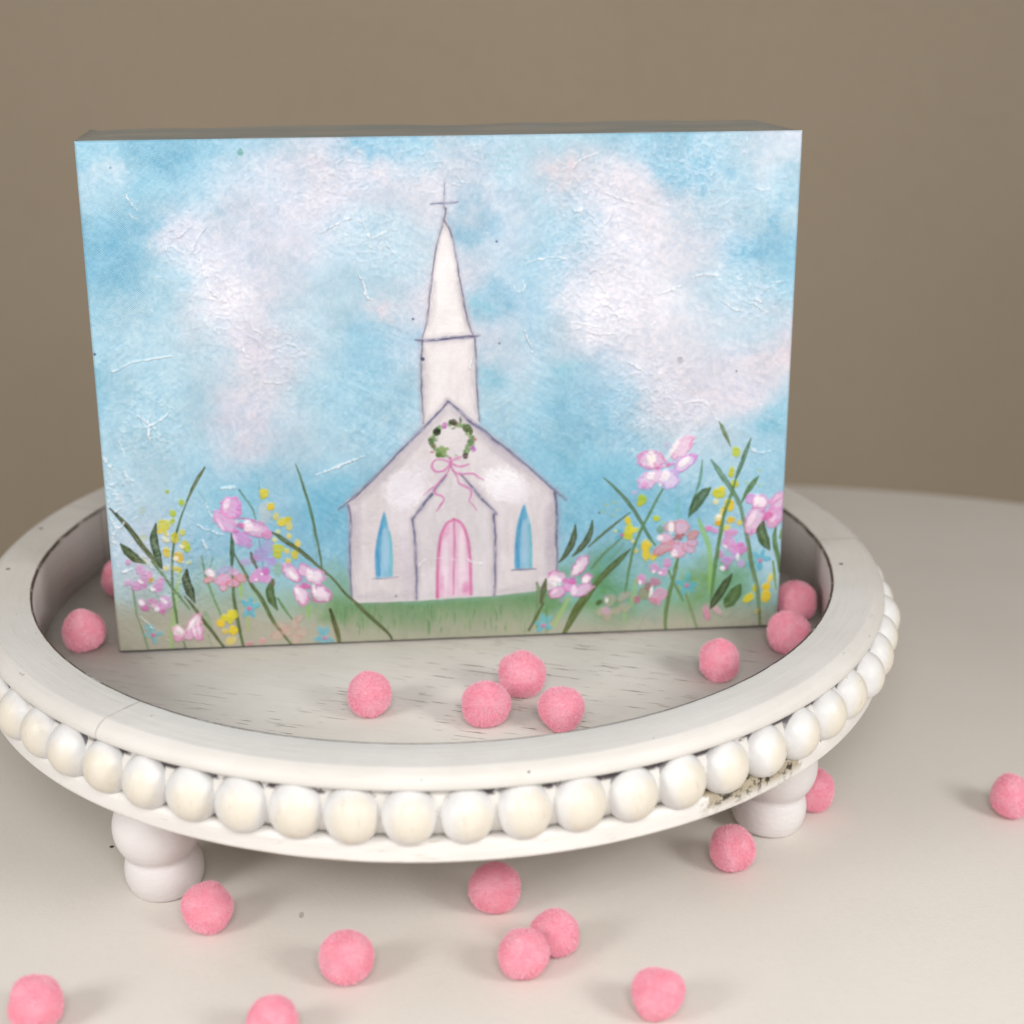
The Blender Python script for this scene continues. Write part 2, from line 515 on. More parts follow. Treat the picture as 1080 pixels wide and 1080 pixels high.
def paint_canvas(nx, ny):
    p = Paint(nx, ny); X, Y = p.X, p.Y
    full = (slice(0, ny), slice(0, nx))
    n1, n2 = fbm(X / 60, Y / 60, 1, 5), fbm(X / 60, Y / 60, 21, 5)
    Xw, Yw = X + (n1 - .5) * 75, Y + (n2 - .5) * 75
    # --- sky: a loose colour study laid out on a coarse grid, scumbled together
    pal = dict(D=(122, 180, 207), B=(136, 188, 212), b=(156, 200, 219), L=(180, 209, 223), V=(206, 212, 226), P=(219, 213, 222), K=(223, 211, 218), W=(230, 227, 235))
    study = ['bBBbVBbbLbBLV', 'LbbVPVKVbKPbL', 'BBVVVLLVbVWVB', 'bbWVLbKVBPWLb', 'bLLPLBVVLVWVK', 'BbLPLbLLbBPPL', 'bLbVLbVbBbLLB', 'LLbBBBbbbBBbb', 'LVBbBBbbbBbbL']
    G = np.array([[pal[c] for c in r] for r in study], np.float32)
    gx, gy = 80 + 62.5 * np.arange(13), 150 + 55 * np.arange(9)
    Xs, Ys = X + (n1 - .5) * 90 + (p.grain - .5) * 10, Y + (n2 - .5) * 90 + (p.grain - .5) * 10
    Wx = np.exp(-((Xs[..., None] - gx) / 45.0) ** 2).astype(np.float32); Wx /= Wx.sum(-1, keepdims=True)
    Wy = np.exp(-((Ys[..., None] - gy) / 40.0) ** 2).astype(np.float32); Wy /= Wy.sum(-1, keepdims=True)
    for c in range(3):
        p.C[..., c] = np.einsum('ijk,ijk->ij', Wx, Wy @ G[..., c])
    def blob(x, y, rx, ry, c, a=.9, ang=0, warp=1.0):
        ca, sa = math.cos(math.radians(ang)), math.sin(math.radians(ang))
        u, v = (Xw - x) * ca + (Yw - y) * sa, -(Xw - x) * sa + (Yw - y) * ca
        d = (u / rx) ** 2 + (v / ry) ** 2
        al = a * np.exp(-d * .9) * np.clip(.35 + 1.2 * fbm(X / 9 + x, Y / 9 + y, 31, 5, .62), 0, 1.15)
        p.lay(full, np.clip(al, 0, 1), c)
    W_, K_, B_, L_ = pal['W'], pal['K'], pal['D'], pal['L']
    for q in [(640, 315, 40, 38, (233, 231, 238), .9), (236, 318, 36, 26, W_, .9, 40), (188, 262, 22, 18, (214, 210, 222), .7), (280, 372, 34, 24, (216, 210, 222), .8, 25), (598, 192, 28, 26, K_, .8), (395, 180, 24, 14, K_, .7), (330, 172, 34, 14, K_, .5), (395, 330, 26, 22, K_, .8), (808, 378, 30, 14, (221, 212, 219), .9, -12), (780, 420, 40, 18, (213, 208, 220), .8, -14), (262, 445, 26, 24, (206, 204, 218), .7),
              (108, 190, 20, 10, (196, 214, 226), .8), (818, 168, 24, 18, (206, 217, 228), .8), (755, 215, 34, 20, (184, 211, 226), .7), (516, 162, 26, 10, (186, 208, 225), .7), (112, 272, 30, 24, B_, .8), (150, 245, 24, 14, B_, .6), (364, 158, 22, 12, B_, .7), (382, 168, 10, 12, B_, .6), (205, 160, 40, 10, B_, .7), (720, 175, 40, 12, B_, .7), (808, 268, 28, 20, B_, .85), (832, 225, 10, 16, B_, .7), (506, 235, 16, 24, B_, .7), (536, 308, 12, 16, B_, .7), (515, 320, 12, 20, (126, 190, 212), .7),
              (368, 362, 24, 14, (146, 193, 215), .7), (380, 348, 14, 10, (146, 193, 215), .6), (520, 395, 16, 18, (136, 195, 214), .7), (595, 402, 16, 14, (138, 195, 214), .7), (598, 468, 22, 18, (126, 188, 210), .7), (640, 490, 34, 20, (128, 190, 212), .7), (812, 455, 24, 16, (130, 190, 212), .8), (350, 540, 34, 40, (116, 182, 208), .8), (610, 530, 44, 34, (118, 184, 209), .8), (250, 515, 40, 22, (134, 192, 213), .7), (690, 540, 50, 30, (128, 190, 212), .7), (395, 500, 26, 12, (124, 188, 210), .7, -25), (108, 415, 16, 30, (130, 190, 211), .6)]:
        blob(*q)
    # scumbled brushwork: short directional tone changes and a dry tooth
    for sd, ang, amp in ((41, 25, 15), (47, -40, 13), (53, 75, 10)):
        ca, sa = math.cos(math.radians(ang)), math.sin(math.radians(ang))
        u, v = X * ca + Y * sa, -X * sa + Y * ca
        f = fbm(u / 20, v / 4.5, sd, 4, .65) - .5
        msk = np.clip(fbm(X / 38, Y / 38, sd + 3, 2) * 2.6 - .9, 0, 1)
        p.C += (f * msk * amp * 1.3)[..., None] * np.array([1.25, .85, .55])
        p.H += f * msk * 2.2
    mott = fbm(X / 11, Y / 11, 60, 5, .65) - .5
    p.C += (mott * 15)[..., None] * np.array([1.3, .75, .5])
    p.C += ((p.grain - .5) * 26)[..., None] * np.array([1.2, .85, .6])
    # --- meadow: misty green-grey under the flowers
    def wash(x0, x1, y0, y1, c, a, fx=30, seed=70):
        al = np.clip((X - x0) / fx, 0, 1) * np.clip((x1 - X) / fx, 0, 1) * np.clip((Y + (n1 - .5) * 30 - y0) / max(y1 - y0, 1), 0, 1)
        al *= np.clip(.55 + .9 * fbm(X / 5, Y / 24, seed, 4), 0, 1)
        p.lay(full, np.clip(al * a, 0, 1), c)
    wash(90, 380, 585, 655, (160, 182, 172), .85)
    wash(340, 840, 596, 650, (112, 160, 128), .85)
    wash(90, 860, 628, 676, (166, 166, 148), .92, 10, 73)
    for b in [(335, 630, 28, 22, (120, 158, 110), .8), (250, 640, 40, 20, (150, 176, 150), .7), (310, 640, 20, 14, (138, 165, 125), .6), (638, 618, 30, 26, (88, 140, 84), .9), (612, 650, 20, 16, (96, 148, 88), .7),
              (735, 625, 26, 20, (112, 156, 92), .85), (770, 610, 18, 18, (100, 150, 105), .8), (665, 600, 26, 20, (95, 160, 150), .6), (590, 600, 14, 14, (96, 150, 105), .7), (150, 655, 30, 20, (150, 168, 158), .6)]:
        blob(*b)
    wash(90, 860, 632, 657, (172, 168, 150), .92, 8, 74)
    # --- chapel
    def poly(pts, col, a=1, soft=1.2, wob=.4, h=.35):
        pts = np.array(pts, float); w = p.win(pts[:, 0].min() - 3, pts[:, 1].min() - 3, pts[:, 0].max() + 3, pts[:, 1].max() + 3)
        Xl, Yl = X[w] + p.wx[w] * wob, Y[w] + p.wy[w] * wob
        ins = np.zeros(Xl.shape, bool); dist = np.full(Xl.shape, 1e9)
        for i in range(len(pts)):
            (x0, y0), (x1, y1) = pts[i], pts[(i + 1) % len(pts)]
            if y0 != y1:
                ins ^= ((y0 > Yl) != (y1 > Yl)) & (Xl < (x1 - x0) * (Yl - y0) / (y1 - y0) + x0)
            d = np.array([x1 - x0, y1 - y0]); u = np.clip(((Xl - x0) * d[0] + (Yl - y0) * d[1]) / max(d @ d, 1e-9), 0, 1)
            dist = np.minimum(dist, np.hypot(Xl - x0 - u * d[0], Yl - y0 - u * d[1]))
        al = np.clip(np.where(ins, dist, -dist) / soft + .5, 0, 1) * a
        c = np.asarray(col, float) + ((fbm(X[w] / 4, Y[w] / 16, 81, 4) - .5) * 18)[..., None] + ((p.grain[w] - .5) * 9)[..., None]
        p.lay(w, al, c, h)
    wall = (221, 213, 215)
    # grass apron
    g = [(355, 634), (372, 636), (443, 634), (523, 629), (588, 620), (600, 640), (560, 664), (470, 672), (400, 672), (340, 655)]
    poly(g, (104, 146, 98), .92, 14)
    wash(350, 590, 634, 662, (166, 166, 144), .95, 25, 75)
    for i in range(90):
        x = random.uniform(360, 580); y = random.uniform(636, 664)
        p.stroke([(x, y), (x + random.uniform(-2, 2), y + random.uniform(5, 14))], [.8, 1.2, .3], random.choice([(96, 146, 84), (120, 158, 104), (150, 168, 126), (78, 128, 72)]), a=.42, dry=.5)
    poly([(471, 230), (478, 252), (485, 287), (490, 320), (496, 343), (501, 357), (447, 361), (452, 340), (455, 307), (461, 267)], (234, 228, 227))
    poly([(447, 361), (501, 357), (503, 400), (506, 450), (446, 452), (446, 400)], (231, 224, 224))
    poly([(473, 425), (498, 446), (545, 483), (586, 518), (588, 560), (588, 622), (523, 629.5), (443, 635), (373, 638), (371, 600), (370, 555), (367, 530), (390, 511), (423, 478), (451, 450)], wall)
    def glow(x, y, rx, ry, c, a, ang=0):
        p.dab(x, y, rx, ry, c, a, ang, h=.9, soft=max(rx, ry) * .34, dry=.6, ragged=.28)
        for _ in range(5):
            a0 = random.gauss(-35, 25) if rx > 9 else random.gauss(-88, 5)
            qx, qy = x + random.gauss(0, rx * .35), y + random.gauss(0, ry * .35); l = min(rx, ry) * random.uniform(.4, 1.0)
            p.stroke([(qx - l * math.cos(math.radians(a0)), qy - l * math.sin(math.radians(a0))), (qx + l * math.cos(math.radians(a0)), qy + l * math.sin(math.radians(a0)))], [1.2, 2.6, 1.4], c, a=a * .5, soft=1.2, dry=.6, h=1.0)
    for gl in [(469, 295, 9, 40, (242, 237, 238), .8), (472, 335, 13, 26, (241, 236, 234), .8), (465, 390, 10, 22, (240, 235, 234), .75), (480, 380, 16, 14, (236, 230, 230), .5), (462, 415, 7, 18, (238, 233, 232), .6),
               (429, 517, 24, 21, (243, 239, 245), .92, -30), (441, 500, 18, 14, (232, 226, 232), .6, -40), (531, 511, 21, 17, (249, 246, 250), .98, 20), (545, 520, 16, 13, (238, 233, 239), .7), (425, 560, 8, 40, (226, 219, 226), .55),
               (452, 580, 5, 32, (226, 218, 220), .6), (530, 580, 5, 40, (222, 215, 218), .5), (478, 462, 16, 14, (224, 217, 218), .7), (515, 480, 18, 10, (226, 219, 222), .5, 35), (392, 560, 12, 40, (220, 211, 213), .5), (574, 575, 9, 40, (220, 213, 216), .5)]:
        glow(*gl)
    for pts in ([(470, 436), (448, 462), (420, 489), (390, 519), (372, 533)], [(477, 436), (500, 456), (546, 492), (582, 522)], [(449, 372), (449.5, 440)], [(500, 366), (502, 436)], [(459, 300), (453, 345)], [(484, 300), (496, 348)], [(375, 545), (375, 625)], [(583, 535), (583, 610)], [(443, 630), (520, 625)], [(378, 632), (436, 629)], [(528, 625), (580, 618)]):
        p.stroke(pts, [2.5, 5, 3], (190, 184, 189), a=.5, soft=6, dry=.5, wob=1)
    p.dab(378, 560, 5, 40, (190, 182, 192), .45, soft=5, h=0); p.dab(581, 575, 5, 42, (186, 178, 190), .5, soft=5, h=0)
    p.dab(430, 600, 6, 34, (186, 180, 192), .4, soft=6, h=0); p.dab(418, 590, 6, 30, (196, 188, 192), .5, soft=5, h=0)
    p.dab(536, 480, 34, 6, (186, 178, 190), .5, ang=38, soft=5, h=0); p.dab(420, 490, 40, 5, (190, 182, 190), .45, ang=-44, soft=5, h=0)
    poly([(473, 503), (523, 545), (523, 629), (440, 634), (437, 549)], (213, 207, 210), .75, 3)
    glow(452, 585, 5, 34, (222, 214, 217), .6); glow(511, 585, 4, 30, (224, 218, 220), .6); glow(480, 528, 14, 12, (212, 205, 207), .6)
    sl = (104, 101, 122)
    def ink(pts, wd, col, a=.9):
        wide = [w * 2.4 + .8 for w in wd]
        p.stroke(pts, wide, (168, 160, 172), a=.30, soft=3.5, dry=.4)
        p.stroke(pts, [w * .95 for w in wd], tuple(min(255, c + 10) for c in col), a=a, soft=2.0, dry=.6, wob=.7)
        p.stroke([(x + .4, y + .2) for x, y in pts], [w * .5 for w in wd], tuple(c - 22 for c in col), a=a * .5, soft=1.5, dry=.9, wob=.8)
    ink([(470, 195), (470, 208), (469.7, 221)], [.5, .8, .9], (112, 128, 158), a=.85)
    ink([(456, 217.4), (468, 216), (484, 215)], [.4, 1.3, .5], (98, 108, 138), a=.9)
    ink([(471, 222), (469.6, 234), (461, 267), (455, 307), (451.7, 340), (447, 358)], [1.2, 1.1, .8, .9, .8, .6], sl, a=.85)
    ink([(470, 234), (478, 252), (485, 287), (490, 320), (495, 342), (501, 356)], [1.0, 1.1, 1.0, 1.2, 1.0, .7], sl, a=.85)
    ink([(439, 359.6), (448, 361.2), (471, 358.8), (497, 356.6), (508, 355.4)], [.3, 1.6, 2.0, 1.7, .3], (84, 84, 116), a=.92)
    ink([(446.4, 361), (446, 380), (446.2, 410), (447.4, 448)], [1.0, 1.4, 1.3, .9], sl, a=.8); p.dab(447, 380, 2.2, 2, (66, 66, 98))
    ink([(502, 358), (503.4, 380), (504.8, 415), (506.4, 445)], [.8, 1.1, 1.1, .8], sl, a=.8)
    ink([(473.6, 424.6), (451, 450), (423, 478), (390, 511), (374, 526), (357.5, 539.5)], [1.3, 1.6, 1.5, 1.4, 1.7, .5], (102, 100, 130), a=.92)
    ink([(473.6, 424.6), (485, 434), (498, 446), (520, 463), (545.5, 483.5), (584, 516.5), (598.5, 528.5)], [1.2, 1.8, 2.4, 1.8, 1.5, 1.8, .7], (104, 102, 132), a=.9)
    ink([(368, 535), (371.5, 552), (370.4, 580), (370.2, 602), (371.6, 632)], [1.4, 1.7, 1.2, 1.5, .9], (114, 110, 140), a=.88)
    ink([(586, 521), (588.2, 545), (588.4, 570), (588, 604)], [1.8, 2.0, 1.6, 1.0], (102, 100, 128), a=.9)
    ink([(472, 502), (466, 510), (459, 518.6)], [.8, 1.5, 1.0], (92, 92, 124), a=.9)
    ink([(456.6, 522), (447, 535), (437, 549)], [1.6, 1.7, .9], (92, 92, 124), a=.92)
    ink([(487, 501.5), (500, 516), (512, 529.5), (524.5, 543.5)], [.5, 1.6, 1.7, 1.0], (98, 98, 128), a=.92)
    ink([(436.4, 549), (439, 575), (440.4, 605), (440, 633)], [1.2, 1.7, 1.8, 1.2], (108, 106, 134), a=.9)
    ink([(522, 544), (523.8, 575), (523.4, 605), (522.8, 629)], [1.4, 1.7, 1.6, .9], (106, 104, 132), a=.9)
    # windows, door
    for ax, ay, pts in ((406.7, 541, [(406.5, 540), (411, 556), (414.5, 572), (415.6, 590), (415.4, 609.5), (397, 612), (396, 590), (398, 572), (402, 556)]),
                        (554, 533, [(554, 532), (558.4, 545), (561.5, 556), (562.6, 580), (562.6, 600), (543.6, 601.5), (544, 580), (545.4, 560), (549, 545)])):
        poly(pts, (138, 190, 214), .95, 1.4)
        x0 = ax - 6.5
        p.stroke([(ax - 1, ay + 6), (ax - 5, ay + 26), (x0 - .5, ay + 45), (x0, ay + 66)], [1.2, 2.2, 2.6, 2.4], (66, 144, 192), a=.85, soft=2)
        p.stroke([(ax, ay + 3), (ax, ay + 14)], [1.5, 3], (88, 164, 196), a=.7, soft=2)
        p.stroke([(ax + 1, ay + 20), (ax + 1.5, ay + 45), (ax, ay + 60)], [1.5, 3, 2], (164, 198, 222), a=.75, soft=2.5)
        p.stroke([(ax + 5.5, ay + 22), (ax + 7, ay + 45), (ax + 7, ay + 66)], [1, 1.8, 1.8], (112, 184, 196), a=.75, soft=2)
    p.stroke([(394, 612), (405, 611.8), (421, 609.8)], [.4, .8, .4], (138, 132, 152), a=.75); p.stroke([(541, 602.6), (552, 602), (567, 601)], [.5, 1.1, .5], (96, 100, 130), a=.85)
    poly([(462, 631.5), (462.6, 600), (464, 577), (467.4, 562), (472.6, 552.6), (478, 548.8), (483, 548.8), (488.6, 553), (493, 561.6), (496, 577), (498, 600), (498.6, 628.6)], (230, 196, 214), .95, 1.4)
    p.dab(471, 596, 3.4, 30, (240, 226, 234), .8, soft=3); p.dab(488.5, 590, 3.6, 28, (244, 228, 236), .85, soft=3); p.dab(489, 612, 3, 12, (236, 212, 226), .6, soft=3)
    p.stroke([(462.6, 631), (463, 600), (464.6, 578), (468, 563), (473, 553.6), (480, 549)], [1.8, 1.7, 1.8, 1.6, 1.2], (204, 98, 150), a=.85, soft=1.8)
    p.stroke([(480, 549), (487.4, 553), (492.6, 562), (495.8, 578), (497.4, 600), (498, 628)], [1.3, 1.5, 1.8, 1.6, 1.8], (206, 104, 156), a=.85, soft=1.8)
    p.stroke([(480.4, 552), (480.6, 580), (480, 607), (479.4, 628)], [1, 1.3, 1.2, .8], (206, 112, 162), a=.75, soft=1.8)
    p.dab(493, 622, 4, 6, (212, 116, 168), .6, soft=4); p.dab(472, 562, 3, 8, (222, 160, 194), .6, ang=20, soft=3); p.dab(467, 618, 3, 10, (222, 150, 188), .5, soft=3)
    p.ridge([(441, 598.6), (451, 591)], .8, 2.6, .8); p.ridge([(453, 590.6), (470, 590), (484, 592)], .7, 2.2, .6); p.ridge([(492, 592), (502, 595.5), (511, 596.2)], .8, 2.6, .85); p.ridge([(440, 607), (449, 608)], .5, 1.5, .5)
    # wreath and bow
    for k in range(150):
        a = random.uniform(0, 6.283); r = random.gauss(1, .085)
        if .9 < a < 2.15 and random.random() < .7: continue
        x, y = 478.5 + 20.5 * r * math.cos(a), 466 + 17.5 * r * math.sin(a)
        p.dab(x, y, random.uniform(1.4, 3.0), random.uniform(.7, 1.4), random.choice([(122, 152, 98), (96, 126, 78), (142, 166, 118), (108, 138, 88), (156, 176, 140), (80, 106, 66)]), .75, ang=math.degrees(a) + random.uniform(30, 150), h=1)
    for (x, y, rx, ry, c) in [(462.4, 456.4, 3.8, 4, (26, 36, 22)), (479.5, 446.8, 4.4, 3.2, (52, 60, 36)), (483, 448, 2, 1.5, (120, 76, 70)), (494, 453, 4.6, 4, (78, 96, 56)), (498, 457, 1.8, 3, (74, 88, 52)), (498.5, 467.5, 2.6, 4, (88, 124, 80)), (492.4, 482, 2.4, 3.2, (52, 50, 36)),
                              (470.3, 450.3, 3, 3.2, (196, 116, 190)), (500.4, 474.4, 2.6, 3.8, (182, 112, 190)), (502, 465, 2, 1.6, (176, 112, 116)), (456, 468, 2.6, 5, (72, 98, 60)), (459, 472, 2, 2, (120, 90, 70)), (467, 477, 5, 6, (114, 148, 76)), (464, 481, 3, 3, (88, 118, 56)), (472, 475, 3, 2, (132, 160, 92)), (457, 478, 2, 1.5, (190, 140, 150)), (487, 444.5, 1.2, 3, (72, 96, 60))]:
        p.dab(x, y, rx, ry, c, .92, ang=random.uniform(-30, 30), h=1.4)
    pk = (206, 122, 174)
    for pts, wd in [([(477, 490), (469, 486.5), (460.5, 486.6), (456.8, 493), (461, 498.6), (470, 497.4), (476.5, 490)], [1.2, .7, 1.0, 1.5, 1.3, 1.2, 1.1]), ([(477, 489.5), (483, 492.6), (489, 493), (495.5, 491)], [1, 1.3, 1.3, 1.0]), ([(477, 488), (486, 483.4), (494, 482)], [1, .7, .5]),
                    ([(476, 492), (473.6, 499), (465, 510), (459.6, 516), (461, 522), (467, 524.4), (469.4, 528), (466, 534), (462, 540)], [1.2, .8, 1.0, 1.2, 1.3, 1.2, 1.0, 1.2, .7]), ([(477, 493), (480, 498), (487, 501.2), (500, 500.8), (506, 504.5), (512, 507.4)], [1.2, 1.0, 1.3, 1.1, .9, .4]),
                    ([(479, 497), (483.4, 504), (485.6, 510.8), (492, 514.4), (497.6, 518), (498.2, 524), (496.4, 530), (501, 534.5), (504, 539.5)], [1.0, .9, 1.1, 1.3, 1.3, 1.2, .7, .7, .7]), ([(458, 515), (453, 519), (447.6, 524)], [.6, .7, .3]), ([(476, 484), (476.6, 491)], [1.3, 1.6])]:
        p.stroke(pts, wd, pk, a=.85, soft=1.1, h=1, wob=.2)
    p.dab(484, 485, 4, 2, (212, 150, 178), .6); p.dab(470, 486, 5, 1.6, (216, 160, 190), .6)
    # --- stems, leaves and flowers
    S_ = p.stroke; D_ = p.dab
    dk, ol, gr, lg = (44, 58, 30), (84, 94, 50), (98, 132, 86), (150, 186, 112)
    # pale background stems
    for pts, wd, c, a in [([(274, 510), (274.5, 519), (276, 526)], [.4, .8, .5], (110, 152, 160), .6), ([(253, 518), (260, 528), (267, 538), (270.6, 550)], [.9, 1, 1, .8], (92, 132, 112), .85), ([(274, 572), (276, 583), (278.6, 600)], .9, (110, 140, 150), .6),
                          ([(213, 588), (216.7, 607), (221.7, 621), (227, 636), (235, 653)], [.7, 1.4, 1.4, 1.3, .9], (100, 138, 88), .85), ([(224.6, 589), (223.5, 595), (222, 601)], [.5, .9, .5], (92, 128, 100), .7), ([(210, 520), (218, 532)], .6, (130, 160, 150), .5),
                          ([(139.5, 621), (143, 641), (144, 651), (148, 662), (154, 680), (157, 689)], [1.0, 1.6, 1.0, .9, 1.2, .8], (104, 132, 92), .75), ([(194, 679), (196.8, 690)], [1, .9], (94, 120, 80), .8), ([(220, 672), (224, 684)], [1, .5], (130, 150, 120), .6),
                          ([(254, 618), (254.5, 632)], [1.6, 2, 1], (160, 200, 92), .7), ([(262, 654), (262.4, 668)], [1.8, 2, 1], (160, 190, 104), .6), ([(326, 640), (326.5, 656)], [2, 2.4, 1], (140, 184, 92), .6), ([(217, 650), (221, 660), (223, 666)], [3, 4, 2], (130, 160, 120), .55)]:
        S_(pts, wd, c, a=a, soft=1.2)
    S_([(190.5, 606), (187, 624), (184.4, 648), (181, 668), (181.6, 690)], [1.5, 2.6, 3.0, 2.6, 1.8], lg, a=.75, soft=1.6)
    S_([(216.6, 494.5), (210, 505), (203, 518), (199, 527), (196.6, 534)], [.8, 2.0, 1.7, 1.1, .6], (78, 90, 52), core=(112, 118, 78))
    S_([(196.6, 534), (191.7, 546.7), (186.8, 562), (183, 580), (182, 602), (182.4, 624), (185, 645), (187, 659)], [.5, .9, 1.3, 1.2, 1.3, 1.4, 1.5, 1.2], ((66, 92, 64), (92, 120, 66)))
    S_([(115.2, 537.6), (124, 546), (134, 556.5), (147, 573), (158, 587), (170, 599.5)], [.5, 1.8, 2.6, 2.9, 2.6, 2.2], ((22, 28, 16), (104, 116, 56)), core=(74, 84, 44), h=1)
    S_([(160, 594), (171.7, 608), (180.5, 620), (189.5, 631.5), (200.6, 645)], [1.0, 1.6, 1.4, 1.5, .9], (96, 128, 84))
    S_([(127, 575.6), (134, 583), (142, 590), (153.6, 596)], [.8, 4.6, 4.8, .8], ((36, 52, 24), (78, 82, 40)), core=(72, 96, 44), h=1)
    S_([(164.6, 554), (162.6, 570), (166, 586), (171.4, 601)], [.8, 4.6, 4.4, .9], (42, 64, 36), core=(82, 108, 60), h=1)
    S_([(197.4, 603), (196.6, 613), (200.6, 625), (206, 637.4)], [1.2, 4.6, 5.0, .6], (30, 44, 22), core=(86, 100, 50), h=1)
    S_([(150, 588), (155, 594), (162, 599)], [.5, 1.2, .4], (220, 214, 150), a=.7)
    S_([(195, 631), (205, 643), (216, 658), (227, 672), (238.6, 687.6)], [.6, 1.8, 1.9, 1.7, 1.2], (76, 88, 46))
    S_([(287, 563), (296, 568), (305, 574.6), (315, 580.6), (325, 588.6), (338, 600), (353, 613), (365, 627.6), (374, 635.6), (389.4, 650), (402.8, 662), (411.7, 671), (416.4, 679)], [.8, 2.2, 2.4, 2.4, 2.2, 1.4, 1.2, 1.2, 1.6, 2.0, 1.8, 1.4, 1.0], (70, 82, 42), core=(104, 118, 64))
    S_([(313, 491), (317, 502), (321.7, 516.7), (329.4, 543), (334.4, 566.7), (339.4, 591), (340.6, 601)], [.4, 1.1, 1.5, 1.5, 1.4, 1.2, 1.0], (84, 112, 78))
    S_([(330.6, 560), (334, 580), (336, 598)], [.4, .7, .4], (120, 152, 140), a=.6)
    S_([(248, 586), (257, 602), (267, 620), (278, 635.6), (288, 655.6), (300.5, 672), (310.6, 685)], [.6, 1.4, 2.0, 2.2, 1.9, 1.4, 1.1], (74, 94, 48), core=(100, 116, 66))
    S_([(244.6, 564), (245.4, 575), (245.6, 586), (245.2, 602)], [.6, 2.2, 2.6, 1.0], (62, 92, 60))
    S_([(245.4, 602), (246.7, 624), (248, 638), (252.8, 663), (258, 687)], [.9, 1.5, 2.0, 1.8, 1.3], (78, 100, 52))
    S_([(294, 633), (301, 644), (309, 655)], [1, 1.5, .8], (94, 130, 80)); S_([(288, 613), (285.6, 625), (287.4, 634), (293.4, 645)], [1.4, 4.6, 4.8, 1.0], (62, 88, 44), core=(92, 112, 66)); D_(288.6, 616, 2.6, 4, (126, 112, 92), .7)
    S_([(265.5, 585), (267.6, 592), (272, 601)], [1.2, 2.4, 1.2], (98, 76, 64), a=.9); S_([(349.6, 645), (353, 656), (356.6, 668), (359.4, 682)], [1.6, 2.4, 2.8, 1.8], ((60, 58, 30), (100, 106, 56)))
    # soft lilac and salmon blooms behind
    for (x, y, rx, ry, c, a) in [(276, 587, 8, 8, (172, 150, 206), .75), (287, 594, 6, 5, (178, 146, 208), .8), (283, 578, 7, 8, (176, 158, 208), .6), (259.6, 594.6, 6, 4, (188, 154, 204), .7), (272, 590, 4, 3, (186, 134, 190), .7), (280, 602, 5, 4, (170, 150, 200), .6), (294, 603, 5, 7, (142, 168, 118), .5), (280, 543, 7, 12, (200, 200, 196), .6), (151.7, 569, 3.5, 3, (190, 200, 130), .5), (150, 540, 4, 5, (170, 190, 170), .5)]:
        D_(x, y, rx, ry, c, a, soft=2.5)
